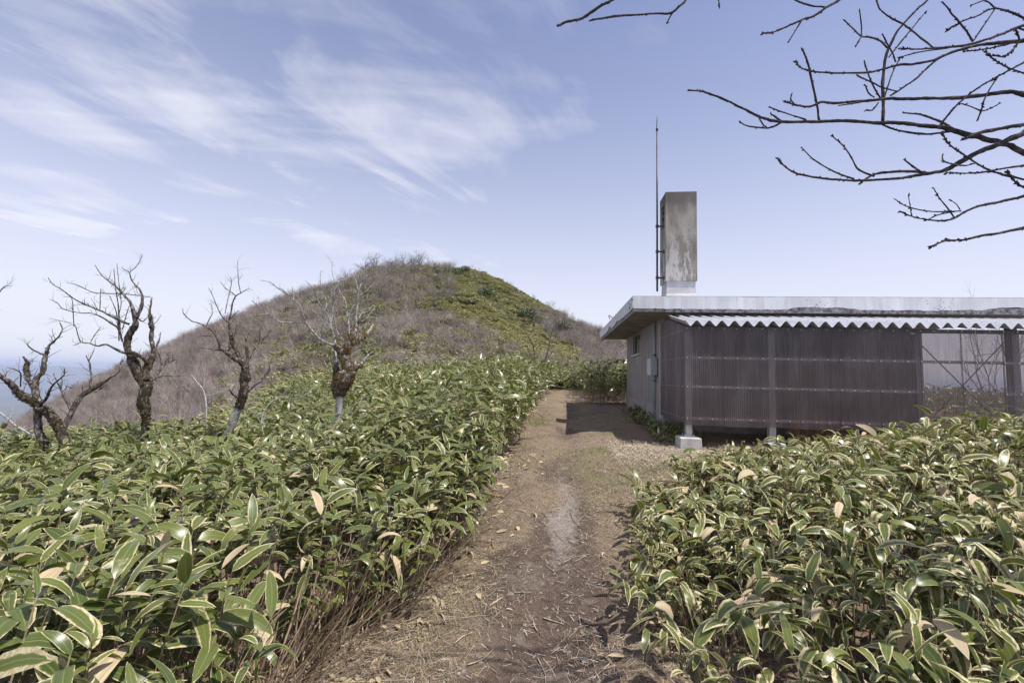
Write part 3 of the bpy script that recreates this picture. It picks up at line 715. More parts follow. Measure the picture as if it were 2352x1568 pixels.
# folded plate roof
RP = .2
prof = np.array([(0, 0), (.035, 0), (.085, .085), (.120, .085), (.17, 0)]); 
n = int((UA1 - UA0 + .1) / RP)
xs = []; hs = []
for i in range(n):
    for a_, h_ in ((0, .088), (.028, .088), (.104, 0), (.126, 0)):
        xs.append(UA0 - .05 + i * RP + a_); hs.append(h_)
xs = np.array(xs); hs = np.array(hs)
mb = MB()
sub_ = 4                                    # rows along the slope
for r in range(2):
    V = []
    for j in range(sub_ + 1):
        vv = -.10 + (ROOF_B + .10) * j / sub_
        V.append(np.stack([xs, np.full_like(xs, vv), roofz(vv) + hs - .002 * r * 1.5], -1))
    V = HF(np.concatenate(V)); m_ = len(xs); i = np.arange(m_ - 1)
    Q = np.concatenate([np.stack([i + j * m_, i + 1 + j * m_, i + 1 + (j + 1) * m_, i + (j + 1) * m_], -1) for j in range(sub_)])
    mb.add(V, Q if r == 0 else Q[:, ::-1])
rf = mb.obj('metal_roof', M['galv'], shed)
bolt = MB(); bolt.tube([(0, 0, 0), (0, 0, .014)], [.012, .009], 6); bolt_me = bolt.mesh('roof_bolt', M['steel'])
for i in range(n):
    for vv in (.02, .55, 1.1):
        if i > 27: continue
        o = _mesh_obj('roof_bolt', bolt_me, rf); o.parent = rf
        o.matrix_parent_inverse = Matrix.Identity(4)
        p = HF(np.array([UA0 - .05 + i * RP + .014, vv, roofz(vv) + .085])); o.location = Vector(p)
# what is kept inside: a brown stack of brushwood in two tiers
def rough_block(name, lo, hi, amp, seed, parent):
    mb = MB(); nx, nz_ = 70, 26
    U_, W_ = np.meshgrid(np.linspace(lo[0], hi[0], nx), np.linspace(0, 1, nz_), indexing='ij')
    zz = lo[2] + (hi[2] - lo[2]) * np.clip(W_ * 1.35, 0, 1)
    vv = lo[1] + (hi[1] - lo[1]) * np.clip((W_ - .74) / .26, 0, 1)
    nzv = fbm(U_ * 9, W_ * 22, seed, 4) - .5; n2 = fbm(U_ * 40, W_ * 40, seed + 3, 2) - .5
    V = HF(np.stack([U_, vv + nzv * amp + n2 * amp * .6, zz + nzv * amp * .5], -1).reshape(-1, 3))
    i, j = np.meshgrid(np.arange(nx - 1), np.arange(nz_ - 1), indexing='ij')
    Q = np.stack([i * nz_ + j, (i + 1) * nz_ + j, (i + 1) * nz_ + j + 1, i * nz_ + j + 1], -1).reshape(-1, 4)
    mb.add(V, Q); return mb.obj(name, M['pile'], parent)
ub0, ub1 = on_front(1806, 900, .6)[0], on_front(2118, 900, .6)[0]
pile = thing('brushwood_stack', 'brown brushwood stack seen dimly behind the smoke brown sheets', 'brushwood', tuple(HF(np.array([(ub0 + ub1) / 2, .9, .5]))))
rough_block('lower_tier', (ub0, .55, .5), (ub1, 1.42, rails[2] + .16), .10, 71, pile)
rough_block('middle_tier', (ub0 + .05, .78, rails[2] + .12), (ub1 - .1, 1.43, rails[1] - .02), .09, 75, pile)
rough_block('upper_tier', (ub0 + .02, .98, rails[1] - .08), (ub1 - .25, 1.44, rails[0] - .08), .07, 79, pile)
# ------------------------------------------------------------------ dwarf bamboo
ST = {7: [0, .10, .27, .47, .67, .86, 1.0], 5: [0, .14, .42, .74, 1.0], 3: [0, .42, 1.0]}
WD = {7: [.06, .66, 1.0, 1.0, .82, .44, 0], 5: [.08, .80, 1.0, .72, 0], 3: [.1, 1.0, 0]}
def leaf_mesh(L, ns):
    """L: dict of arrays; gives vertices, quads, attributes for all leaves, ns stations x 3 across"""
    N = len(L['len']); s = np.array(ST[ns]); w = np.array(WD[ns])
    el = L['e0'][:, None] - L['k'][:, None] * s[None]                    # elevation along the leaf
    az = L['az'][:, None] + L['tw'][:, None] * s[None]
    T = np.stack([np.cos(el) * np.cos(az), np.cos(el) * np.sin(az), np.sin(el)], -1)
    seg = np.diff(s)[None, :, None] * L['len'][:, None, None]
    mid = (T[:, 1:] + T[:, :-1]) / 2
    P = np.concatenate([np.zeros((N, 1, 3)), np.cumsum(mid * seg, 1)], 1) + L['pos'][:, None]
    S = np.stack([-np.sin(az), np.cos(az), np.zeros_like(az)], -1); Nn = np.cross(T, S)
    ro = L['roll'][:, None, None] + 0 * s[None, :, None]
    S2 = S * np.cos(ro) + Nn * np.sin(ro); N2 = -S * np.sin(ro) + Nn * np.cos(ro)
    hw = (L['wid'][:, None] * .5 * w[None])[..., None]
    wav = (rng.random((N, ns, 2)) - .5) * .22
    fold = L['fold'][:, None, None]
    a = P - S2 * hw * (1 - wav[..., :1] * .25) + N2 * hw * (fold + wav[..., :1]); b = P + S2 * hw * (1 + wav[..., 1:] * .25) + N2 * hw * (fold + wav[..., 1:])
    V = np.stack([a, P, b], 2).reshape(-1, 3)
    base = np.arange(N)[:, None, None] * (ns * 3); i = np.arange(ns - 1)[None, :, None] * 3; j = np.arange(2)[None, None]
    q = base + i + j
    Q = np.stack([q, q + 1, q + 4, q + 3], -1).reshape(-1, 4)
    uv = np.zeros((N, ns, 3, 3)); uv[..., 0] = np.array([0, .5, 1.])[None, None]; uv[..., 1] = s[None, :, None]; uv[..., 2] = L['tone'][:, None, None]
    lf = np.ones((N, ns, 3, 4)); lf[..., 0] = L['tone'][:, None, None]; lf[..., 1] = L['mar'][:, None, None]; lf[..., 2] = L['dead'][:, None, None]
    return V, Q, {'luv': ('FLOAT_VECTOR', uv.reshape(-1, 3)), 'lf': ('FLOAT_COLOR', lf.reshape(-1, 4))}
def sel(L, m_): return {k: v[m_] for k, v in L.items()}
def join(Ls): return {k: np.concatenate([l[k] for l in Ls]) for k in Ls[0]}

def grow(bx, by, h, lean, nl, size, mar, lo=.62, deadp=.03, azb=None, droop=1.0, plain=.42):
    """culms at (bx,by) of height h leaning by lean (n,2); returns culm curves and leaves"""
    n = len(bx); bz = gz(bx, by)
    top = np.stack([bx + lean[:, 0], by + lean[:, 1], bz + h], -1); base = np.stack([bx, by, bz - .03], -1)
    cnt = np.maximum(3, rng.poisson(nl, n)); cid = np.repeat(np.arange(n), cnt); K = len(cid)
    # rank of the leaf on its culm: the first ones form the crown
    first = np.concatenate([[0], np.cumsum(cnt)[:-1]]); rank = np.arange(K) - first[cid]
    s = 1 - (1 - lo) * (rank / cnt[cid]) ** 1.1 * rng.uniform(.7, 1.0, K)
    midc = (base + top) / 2 - np.concatenate([lean * .22, np.zeros((n, 1))], 1)
    pos = (1 - s)[:, None] ** 2 * base[cid] + 2 * (s * (1 - s))[:, None] * midc[cid] + (s ** 2)[:, None] * top[cid]
    ga = rng.uniform(0, 6.28, n)
    az = ga[cid] + rank * 2.4 + rng.normal(0, .4, K)
    if azb is not None:                       # comb part of the leaves towards a direction
        w_ = rng.random(K) < azb[1]; az = np.where(w_, azb[0] + rng.normal(0, .75, K), az)
    e0 = np.where(rank == 0, rng.uniform(.6, 1.25, K), rng.uniform(-.05, .75, K)) - .35 * (1 - s)
    k_ = rng.uniform(.35, 1.5, K) * droop * np.where(rng.random(K) < .1, 1.8, 1)
    ln = (.10 + .19 * rng.random(K) ** 1.25) * size * np.where(rank > 5, .85, 1); wd = ln * rng.uniform(.20, .29, K)
    L = dict(pos=pos, az=az, e0=e0, k=k_, tw=rng.normal(0, .25, K), len=ln, wid=wd, roll=rng.normal(0, .45, K), fold=rng.uniform(.02, .30, K),
             tone=np.clip(np.where(rng.random(K) < .2, rng.uniform(.7, 1.0, K), rng.normal(.36, .24, K)), 0, 1), mar=np.clip(np.where(rng.random(K) < plain, .05 + .04 * rng.random(K), rng.normal(mar * 1.35, .13, K)), .03, .75),
             dead=np.where(rng.random(K) < deadp, 1.0, np.where(rng.random(K) < .22, rng.uniform(.2, .42, K), 0.0)), s=s)
    return (base, midc, top), L
def culm_mesh(name, cur, mat, rad=.0032, sides=3, seg=3):
    base, midc, top = cur; n = len(base); t = np.linspace(0, 1, seg + 1)[None, :, None]
    P = (1 - t) ** 2 * base[:, None] + 2 * t * (1 - t) * midc[:, None] + t ** 2 * top[:, None]
    a = np.arange(sides) / sides * 6.283
    off = np.stack([np.cos(a), np.sin(a), 0 * a], -1) * rad
    r = (rng.uniform(.7, 1.35, n))[:, None, None, None] * np.linspace(1.1, .6, seg + 1)[None, :, None, None]
    V = (P[:, :, None] + off[None, None] * r).reshape(-1, 3)
    b = np.arange(n)[:, None, None] * ((seg + 1) * sides); i = np.arange(seg)[None, :, None] * sides; j = np.arange(sides)[None, None]; k = (j + 1) % sides
    Q = np.stack([b + i + j, b + i + k, b + i + sides + k, b + i + sides + j], -1).reshape(-1, 4)
    return np_mesh(name, V, Q, mat)
def scatter(n, x0, x1, y0, y1, fn):
    x = rng.uniform(x0, x1, n); y = rng.uniform(y0, y1, n); k = fn(x, y); return x[k], y[k]
def infront(x, y, m_=1.22, add=.5): return np.abs(x) < m_ * y + add
def in_hut(x, y):
    q = np.stack([x, y], -1) - H0[:2]; u = q @ PU[:2]; v = q @ PV[:2]
    return (u > -.75) & (u < 7) & (v > -.35) & (v < VB + .5)

# --- left thicket
def left_region(x, y): 
    e = edge_l(y) + (fbm(x * .9 + 4, y * .9, 81, 3) - .5) * .5
    return (x < e) & (y > .75) & infront(x, y) & (np.hypot(x, y) > 1.35)
trunks = []                                   # filled later; nothing depends on it here
def left_h(x, y):
    h = .80 - .10 * sstep(-x, 2.5, 6) + .34 * (fbm(x * .8, y * .8, 83, 3) - .5) + .35 * (fbm(x * .25, y * .25, 85, 2) - .5)
    h = h + .30 * sstep(y, 10, 20) + .28 * sstep(y, 3.8, 6) * sstep(x, -3.2, -1) - .05 * sstep(y, 12, 18)
    e = edge_l(y) - x
    return h * (.80 + .20 * sstep(e, -.1, .5))
def edge_lean(x, y, amt, wid):
    e = edge_l(y) - x; f = np.exp(-np.maximum(e, 0) / wid)
    return np.stack([amt * f + rng.normal(0, .06, len(x)), -.35 * amt * f + rng.normal(0, .06, len(x))], -1)
thL = thing('bamboo_thicket', 'broad green dwarf bamboo thicket along the left side of the path', 'bamboo', (-2.6, 3.0, float(gz(-2.6, 3.0))))
parts = []
def zone(region, hfn, x0, x1, y0, y1, dens, nl, size, mar, leanf, thin=None, **kw):
    n = int((x1 - x0) * (y1 - y0) * dens)
    x, y = scatter(n, x0, x1, y0, y1, region)
    if thin is not None: k_ = rng.random(len(x)) > thin(x, y); x, y = x[k_], y[k_]
    return grow(x, y, hfn(x, y) * rng.uniform(.72, 1.12, len(x)) * np.where(rng.random(len(x)) < .05, 1.2, 1), leanf(x, y), nl, size, mar, **kw)
lean1 = lambda x, y: edge_lean(x, y, .26, .5)
def emit(root, cur, L, ns, nparts, name='foliage', culms=True, mat='leaf'):
    """the nparts leaves that show largest become parts, the rest one mass"""
    if nparts:
        px, py = proj(L['pos']); d = L['pos'][:, 1]
        vis = (px > -30) & (px < 2382) & (py < 1600) & (py > 700)
        score = L['len'] * L['wid'] / np.maximum(d, 1.0) ** 2 * (np.clip((L['s'] - .7) / .3, 0, 1) ** 2 + .02) * vis
        order = np.argsort(-score)[:nparts]
        for q in order:
            V, Q, A = leaf_mesh(sel(L, np.array([q])), ns)
            c = V[0].copy()
            o = mesh_obj('leaf', np_mesh('leaf', V - c, Q, M[mat], True, A), root)
            o.matrix_parent_inverse = Matrix.Identity(4); o.location = Vector(c) - root.location
        keep = np.ones(len(L['len']), bool); keep[order] = False; L = sel(L, keep)
    V, Q, A = leaf_mesh(L, ns)
    o = mesh_obj(name, np_mesh(name, V, Q, M[mat], True, A), root); o['kind'] = 'stuff'
    if culms:
        o = mesh_obj('stalk_mass', culm_mesh('stalk_mass', cur, M['culm']), root); o['kind'] = 'stuff'
    return len(L['len'])
cnt = 0
cur, L = zone(left_region, left_h, -9, 0, .7, 6.6, 70, 9.5, .88, .14, lean1, thin=lambda x, y: .72 * (1 - sstep(edge_l(y) - x, .2, .5)) * sstep(y, 1.9, 2.4) * (1 - sstep(y, 3.1, 3.8)), azb=(2.6, .3))
cnt += emit(thL, cur, L, 7, 300)
# the leafy skirt of the thicket along the path
cur, L = zone(lambda x, y: left_region(x, y) & (edge_l(y) - x < .45), lambda x, y: left_h(x, y) * .85, -2, 1.4, 3.1, 13, 60, 9, .9, .13, lambda x, y: edge_lean(x, y, .30, .6), lo=.12, droop=1.3, deadp=.09)
cnt += emit(thL, cur, L, 5, 0, 'edge_foliage')
cur, L = zone(lambda x, y: left_region(x, y) & (edge_l(y) - x < .5), lambda x, y: left_h(x, y) * rng.uniform(.35, .9, len(x)), -2, 0, 1.7, 3.4, 46, 6, .85, .16, lambda x, y: edge_lean(x, y, .25, .6), lo=.35, droop=1.6, deadp=.12)
cnt += emit(thL, cur, L, 7, 0, 'edge_foliage')
cur, L = zone(lambda x, y: left_region(x, y), left_h, -15, 1.2, 6.6, 13, 40, 7, 1.05, .11, lean1)
cnt += emit(thL, cur, L, 5, 0, 'far_foliage')
def leftfar(x, y): return left_region(x, y) & ~((x < -.62 * y + 3) & (y > 16))
cur, L = zone(leftfar, left_h, -18, 4, 13, 26, 20, 7, 1.35, .13, lean1)
cnt += emit(thL, cur, L, 3, 0, 'far_foliage', False)
# dead and bare stalks along the left edge, leaning out over the litter; the nearest as parts
n = 1000
y = 1.5 + 2.9 * rng.random(n) ** 1.3; x = edge_l(y) - np.abs(rng.normal(0, .42, n)) + .12; h = rng.uniform(.05, .66, n)
ln_ = np.stack([rng.uniform(-.15, .75, n), rng.uniform(-.40, .35, n)], -1) * rng.uniform(.5, 1.1, (n, 1))
b_ = np.stack([x, y, gz(x, y) - .02], -1); t_ = b_ + np.concatenate([ln_, h[:, None]], 1); mc = (b_ + t_) / 2 + rng.normal(0, .03, (n, 3))
o = mesh_obj('dead_stalk_mass', culm_mesh('dead_stalk_mass', (b_[160:], mc[160:], t_[160:]), M['culm'], .0038), thL); o['kind'] = 'stuff'
order = np.argsort(y)[:160]
for q in range(160):
    mesh_obj('stalk', culm_mesh('stalk', (b_[q:q + 1], mc[q:q + 1], t_[q:q + 1]), M['culm'], .0042, 5, 4), thL)

# --- right thicket
ER_X = [0.8, 1.0, 1.16, 1.5, 2.2, 3.2, 4.6, 14]; ER_Y = [6.2, 6.2, 6.2, 6.2, 6.6, 7.0, 7.25, 7.3]
def right_in(x, y):                           # distance inside the thicket
    ex = np.interp(y, [.3, 1.6, 2.4, 3.6, 4.6, 5.4, 6.2], [1.15, 1.0, .98, 1.20, 1.55, 2.0, 2.6])
    a_ = x - ex - (fbm(x * 1.1, y * 1.1, 91, 3) - .5) * .35
    fy = np.interp(x, [1, 2, 3, 4.2, 6, 14], [4.9, 5.5, 6.2, 6.6, 6.6, 6.4])
    return np.minimum(a_, (fy - y) * .8)
def right_region(x, y): return (right_in(x, y) > 0) & infront(x, y, 1.25, .6) & (y > .6) & ~((np.hypot(x, y) < 1.25))
def right_h(x, y):
    e = right_in(x, y)
    h = .33 + .38 * sstep(e, .1, 1.7) + .22 * sstep(x, 3.2, 6.5) + .22 * (fbm(x * .9, y * .9, 93, 3) - .5)
    return h
def lean2(x, y):
    e = right_in(x, y); f = np.exp(-np.maximum(e, 0) / .4)
    return np.stack([-.30 * f + rng.normal(0, .06, len(x)), rng.normal(0, .08, len(x)) - .05], -1)
thR = thing('bamboo_thicket', 'dwarf bamboo thicket with broad cream leaf margins in front of the lean-to', 'bamboo', (3.0, 3.6, float(gz(3.0, 3.6))))
cur, L = zone(right_region, right_h, .8, 9.5, .55, 6.7, 78, 8, .88, .25, lean2, lo=.30, azb=(-2.2, .35), droop=1.5, deadp=.06, plain=.15)
cnt += emit(thR, cur, L, 7, 300)
n = 120
x, y = scatter(6000, .9, 2.6, 1.6, 5, lambda x, y: (np.abs(right_in(x, y) - .12) < .14)); x, y = x[:n], y[:n]
for q in range(len(x)):
    b1 = np.array([[x[q], y[q], float(gz(x[q], y[q])) - .02]]); t1 = b1 + np.array([[rng.normal(-.1, .1), rng.normal(-.05, .1), rng.uniform(.2, .45)]])
    mesh_obj('stalk', culm_mesh('stalk', (b1, (b1 + t1) / 2 + rng.normal(0, .02, (1, 3)), t1), M['culm'], .003, 5, 4), thR)
# --- taller clump between the path and the back of the hut
def back_region(x, y):
    ex = np.interp(y, [13, 14.5, 18, 23, 26], [2.7, 2.5, 2.9, 3.6, 2.5])
    return (x > ex + (fbm(x, y, 95, 2) - .5) * .5) & (y > 13.6) & ~in_hut(x, y) & (x < 1.0 + .36 * y)
thB = thing('bamboo_thicket', 'tall dark bamboo clump between the path end and the hut corner', 'bamboo', (4.0, 16.0, float(gz(4.0, 16.0))))
def back_h(x, y): return 1.28 + .5 * (fbm(x * .7, y * .7, 97, 3) - .5)
cur, L = zone(back_region, back_h, 2, 10, 13.5, 26, 38, 9, 1.2, .08, lambda x, y: rng.normal(0, .15, (len(x), 2)) + np.array([-.12, -.1]), lo=.15)
cnt += emit(thB, cur, L, 3, 0, 'foliage')
# low bamboo at the foot of the hut wall
def foot_region(x, y):
    q = np.stack([x, y], -1) - H0[:2]; u = q @ PU[:2]; v = q @ PV[:2]
    return (u > -.28 - .25 * fbm(x * 2, y * 2, 99, 2)) & (u < .35) & (v > .35) & (v < 4.6) & ~((u > -.03) & (v > VW)) & ~((u > -.2) & (u < .3) & (v < .3))
thF = thing('bamboo_thicket', 'low dark bamboo growing along the foot of the hut wall', 'bamboo', tuple(HF(np.array([-.3, 2.5, .5]))))
cur, L = zone(foot_region, lambda x, y: np.full(len(x), .17), 1.5, 6, 7, 15, 110, 7, .62, .06, lambda x, y: rng.normal(0, .08, (len(x), 2)), lo=.2)
cnt += emit(thF, cur, L, 5, 0, 'foliage')
def beyond(x, y):
    q = np.stack([x, y], -1) - H0[:2]; u = q @ PU[:2]; v = q @ PV[:2]
    return (u > 5.0) & (v > 2.6 + fbm(x, y, 103, 2)) & (v < 9) & (u < 13)
thE = thing('bamboo_thicket', 'bamboo growing beyond the right end of the hut, dim behind the sheets', 'bamboo', (10.0, 10.0, float(gz(10.0, 10.0))))
cur, L = zone(beyond, lambda x, y: np.full(len(x), .75), 7, 18, 7, 18, 18, 7, 1.2, .1, lambda x, y: rng.normal(0, .1, (len(x), 2)), lo=.3)
cnt += emit(thE, cur, L, 3, 0, 'foliage', False)
print('leaves', cnt)

# ------------------------------------------------------------------ litter on the ground
def ribbons(name, x, y, lng, wid, mat, tone, lift=.004, tilt=.25, parent=None, curl=0.0):
    n = len(x); az = rng.uniform(0, 6.283, n); el = rng.normal(0, tilt, n)
    T = np.stack([np.cos(az) * np.cos(el), np.sin(az) * np.cos(el), np.sin(el)], -1)
    S = np.stack([-np.sin(az), np.cos(az), rng.normal(0, .4, n)], -1)
    c = np.stack([x, y, gz(x, y) + lift + np.abs(np.sin(el)) * lng * .5], -1)
    h = (lng / 2)[:, None]; w = (wid / 2)[:, None]
    V = np.stack([c - T * h - S * w, c - T * h + S * w, c + T * h + S * w * .6, c + T * h - S * w * .6], 1).reshape(-1, 3)
    Q = np.arange(n)[:, None] * 4 + np.arange(4)[None]
    return mesh_obj(name, np_mesh(name, V, Q, mat, False, {'r': ('FLOAT', np.repeat(tone, 4))}), parent)
n = 190000
y = 1.5 + 10.5 * rng.random(n) ** 1.5; x = rng.uniform(-2.6, 4.4, n)
el_ = x - edge_l(y); er_ = right_in(x, y)
dpath = np.abs(x - pathx(y))
prob = np.where((el_ > -.7) & (er_ < .5), .12 + .80 * sstep(dpath + (fbm(x * 2.5, y * 2.5, 117, 3) - .5) * 1.2, .1, .8) , 0) * (1 - .55 * sstep(y, 5, 8))
k = (rng.random(n) < prob) & ~in_hut(x, y)
x, y = x[k], y[k]; n = len(x)
o = ribbons('straw_litter', x, y, rng.uniform(.012, .085, n), rng.uniform(.0012, .0036, n), M['straw'], np.clip(rng.normal(.45, .30, n), 0, 1)); tag(o, 'pale straw litter scattered over the path edges', 'straw', kind='stuff')
# dead fallen leaves
n = 1000
y = 1.3 + 6 * rng.random(n) ** 1.3; side = rng.random(n) < .62
x = np.where(side, edge_l(y) + rng.normal(.0, .38, n), np.interp(y, [.3, 1.6, 2.4, 3.6, 4.6, 5.4, 6.2], [1.15, 1.0, .98, 1.20, 1.55, 2.0, 2.6]) + rng.normal(-.05, .22, n))
k = np.abs(x - pathx(y)) > .25; x, y = x[k], y[k]; n = len(x)
L = dict(pos=np.stack([x, y, gz(x, y) + .012], -1), az=rng.uniform(0, 6.28, n), e0=rng.uniform(-.1, .35, n), k=rng.uniform(-.3, 1.9, n), tw=rng.normal(0, .7, n), len=rng.uniform(.04, .14, n),
         wid=rng.uniform(.008, .040, n), roll=rng.normal(0, .6, n), fold=rng.uniform(-.3, .9, n), tone=rng.random(n), mar=np.full(n, .3), dead=np.ones(n), s=np.ones(n))
V, Q, A = leaf_mesh(L, 5)
o = mesh_obj('fallen_leaf_litter', np_mesh('fallen_leaf_litter', V, Q, M['leaf'], True, A)); tag(o, 'dry fallen bamboo leaves under the thicket edges', 'leaves', kind='stuff')
# short grass: sparse green and dry blades
def blades(name, x, y, hgt, tone, lean, mat, bend=0.6):
    n = len(x); az = rng.uniform(0, 6.283, n); b = np.stack([x, y, gz(x, y) - .004], -1)
    D = np.stack([np.cos(az), np.sin(az), np.zeros(n)], -1); S = np.stack([-np.sin(az), np.cos(az), np.zeros(n)], -1) * .0022
    mid = b + D * (lean * hgt * .35)[:, None] + np.array([0, 0, 1]) * (hgt * .65)[:, None]; tp = b + D * (lean * hgt)[:, None] + np.array([0, 0, 1]) * (hgt * (1 - bend * lean * .5))[:, None]
    V = np.stack([b - S, b + S, mid + S * .8, mid - S * .8, tp], 1).reshape(-1, 3); i = np.arange(n)[:, None] * 5
    return mesh_obj(name, np_mesh(name, V, [i + np.array([[0, 1, 2, 3]]), i + np.array([[3, 2, 4]])], mat, False, {'r': ('FLOAT', np.repeat(tone, 5))}))
n = 130000
y = 2.0 + 12 * rng.random(n) ** 1.2; x = rng.uniform(-1.5, 5, n)
gm = np.clip(.85 * np.exp(-((y - 6.6) / 2.0) ** 2) * sstep(x - pathx(y), -.6, .4) + .5 * np.exp(-((x - pathx(y) + .62) / .4) ** 2) + (fbm(x * 2, y * 2, 111, 3) - .52) * 1.6, 0, 1) + .04
k = (x > edge_l(y) - .1) & (right_in(x, y) < .1) & (rng.random(n) < gm) & ~in_hut(x, y)
x, y = x[k], y[k]; n = len(x)
o = blades('short_grass', x, y, rng.uniform(.012, .045, n), np.clip(rng.normal(.58, .3, n), 0, 1), rng.uniform(.2, 1.0, n), M['grass']); tag(o, 'short sparse grass greening the open ground by the hut', 'grass', kind='stuff')
# long blond grass lying round the footing
n = 17000
u = rng.uniform(-1.3, 2.6, n); v = rng.normal(-.30, .40, n) - .1 * np.abs(u)
P = HF(np.stack([u, v, 0 * u], -1)); x, y = P[:, 0], P[:, 1]
k = ~((np.abs(u) < .17) & (np.abs(v - .11) < .17)) & (v < .5) & (right_in(x, y) < .2); x, y = x[k], y[k]; n = len(x)
az = rng.normal(-2.2, .8, n); 
L = dict(pos=np.stack([x, y, gz(x, y)], -1), az=az, e0=rng.uniform(.3, 1.0, n), k=rng.uniform(1.0, 2.0, n), tw=rng.normal(0, .5, n), len=rng.uniform(.10, .26, n), wid=np.full(n, .005), roll=rng.normal(0, .3, n),
         fold=np.zeros(n), tone=rng.random(n), mar=np.zeros(n), dead=np.ones(n), s=np.ones(n))
V, Q, A = leaf_mesh(L, 3)
o = mesh_obj('blond_grass', np_mesh('blond_grass', V, Q, M['straw'], False, {'r': ('FLOAT', np.repeat(np.clip(rng.normal(.88, .16, n), 0, 1), 9))})); tag(o, 'long blond dry grass lying around the concrete footing', 'grass', kind='stuff')
# sticks on the path
def c8(p): return ((1600 + p[0] / 1.5207) / 1.7415, (1700 + p[1] / 1.5207) / 1.7415)
sticks = [([(985, 850), (1060, 810), (1155, 792)], 'long pale forked stick lying across the middle of the path'), ([(1065, 838), (1130, 800)], 'short pale stick touching the long forked one on the path'),
 ([(870, 1185), (920, 1205), (995, 1232)], 'thick grey stick on the dark mud of the path'), ([(805, 1185), (820, 1240), (838, 1275)], 'short split stick upright in view beside the thick grey one'),
 ([(838, 1432), (865, 1490), (885, 1525)], 'dark tipped stick nearest the viewer on the path'), ([(935, 655), (1000, 718)], 'thin stick beyond the pale worn patch of path'),
 ([(890, 868), (960, 930)], 'thin brown stick just left of the long forked one'), ([(1165, 1566), (1240, 1500), (1310, 1430)], 'long straight straw stalk at the right border of the path foreground'),
 ([(410, 1480), (500, 1440), (565, 1385)], 'curved pale stalk at the left border of the dark mud'), ([(330, 1340), (380, 1300), (440, 1270)], 'pale bent stalk among the litter at the left'),
 ([(690, 1030), (800, 1035)], 'short pale stalk lying square across the path'), ([(1040, 545), (1060, 590), (1095, 625)], 'bent stick on the pale worn patch'),
 ([(1085, 590), (1140, 540)], 'straight twig crossing the bent stick on the worn patch'), ([(860, 540), (900, 580)], 'small twig at the left rim of the worn patch')]
for pts, lab in sticks:
    W = [hit(*c8(p)) for p in pts]; W = np.array(W) + [0, 0, .009]
    if len(W) == 2: W = np.array([W[0], (W[0] + W[1]) / 2 + [.01, 0, .004], W[1]])
    W = catmull(W, 4); mb = MB(); r_ = .0055 if 'thick' in lab else .0038
    mb.tube(W, np.linspace(r_, r_ * .6, len(W)), 6, .12)
    for q in range(2):
        a_ = W[len(W) // 2 + q - 1]; mb.tube([a_, a_ + np.array([random.uniform(-.03, .03), random.uniform(-.03, .03), .008])], [r_ * .5, r_ * .3], 4)
    o = mb.obj('fallen_stick', M['stick'], None, True); tag(o, lab, 'stick', 'sticks fallen on the path')
p = hit(*c8((575, 446))); mb = MB()
P = catmull(np.array([p + [-.10, .0, .012], p + [-.03, .01, .022], p + [.05, .0, .020], p + [.10, -.005, .012]]), 3); mb.tube(P, np.array([.012, .017, .018, .019, .02, .019, .018, .016, .014, .01])[:len(P)], 7, .25)
o = mb.obj('bark_chip', M['barkpiece'], None); tag(o, 'brown chunk of bark beside the left thicket edge', 'bark')

# clods and small stones trodden into the path
n = 900
y = 1.9 + 9 * rng.random(n) ** 1.4; x = pathx(y) + rng.normal(0, .36, n); r = rng.uniform(.004, .016, n) * np.where(rng.random(n) < .06, 1.9, 1)
ico = np.array([(1, 0, 0), (-1, 0, 0), (0, 1, 0), (0, -1, 0), (0, 0, 1), (0, 0, -1)], float); tri = np.array([(0, 2, 4), (2, 1, 4), (1, 3, 4), (3, 0, 4), (2, 0, 5), (1, 2, 5), (3, 1, 5), (0, 3, 5)])
V = (ico[None] * (1 + .5 * (rng.random((n, 6, 1)) - .5)) * r[:, None, None] * np.array([1.2, 1, .6])) ; ca, sa = np.cos(r * 900), np.sin(r * 900)
V = np.stack([V[..., 0] * ca[:, None] - V[..., 1] * sa[:, None], V[..., 0] * sa[:, None] + V[..., 1] * ca[:, None], V[..., 2]], -1) + np.stack([x, y, gz(x, y) + r * .15], -1)[:, None]
o = mesh_obj('path_gravel', np_mesh('path_gravel', V.reshape(-1, 3), (np.arange(n)[:, None, None] * 6 + tri[None]).reshape(-1, 3), simple('clod_and_stone', (.085, .065, .052), (.30, .27, .24), 9, .9))); tag(o, 'small stones and clods trodden into the path', 'gravel', kind='stuff')
# ------------------------------------------------------------------ trees traced limb by limb
def c5(x, y): return x / 1.845 / 1.7415, (950 + y / 1.845) / 1.7415
def c6(x, y): return (800 + x / 1.845) / 1.7415, (950 + y / 1.845) / 1.7415
def c7(x, y): return (1400 + x / 1.845) / 1.7415, (950 + y / 1.845) / 1.7415
def c4(x, y): return (2200 + x / 1.2405) / 1.7415, (y / 1.2405) / 1.7415
def limb_pts(pts, conv, sc, depth, drift, seed):
    """crop pixels -> points in space; the limb wanders in depth as limbs do"""
    r = random.Random(seed); n = len(pts); P = []; R = []
    dd = depth
    for i, (x, y, rad) in enumerate(pts):
        px, py = conv(x, y); P.append(unp(px, py, dd)); R.append(rad * ((.64 + .2 * min(rad / 40, 1)) if sc > 1.5 else .88) / sc / 1.7415 * dd / FPX); dd += drift / max(n - 1, 1) + r.uniform(-.02, .02) * depth / 8
    return np.array(P), np.array(R), dd
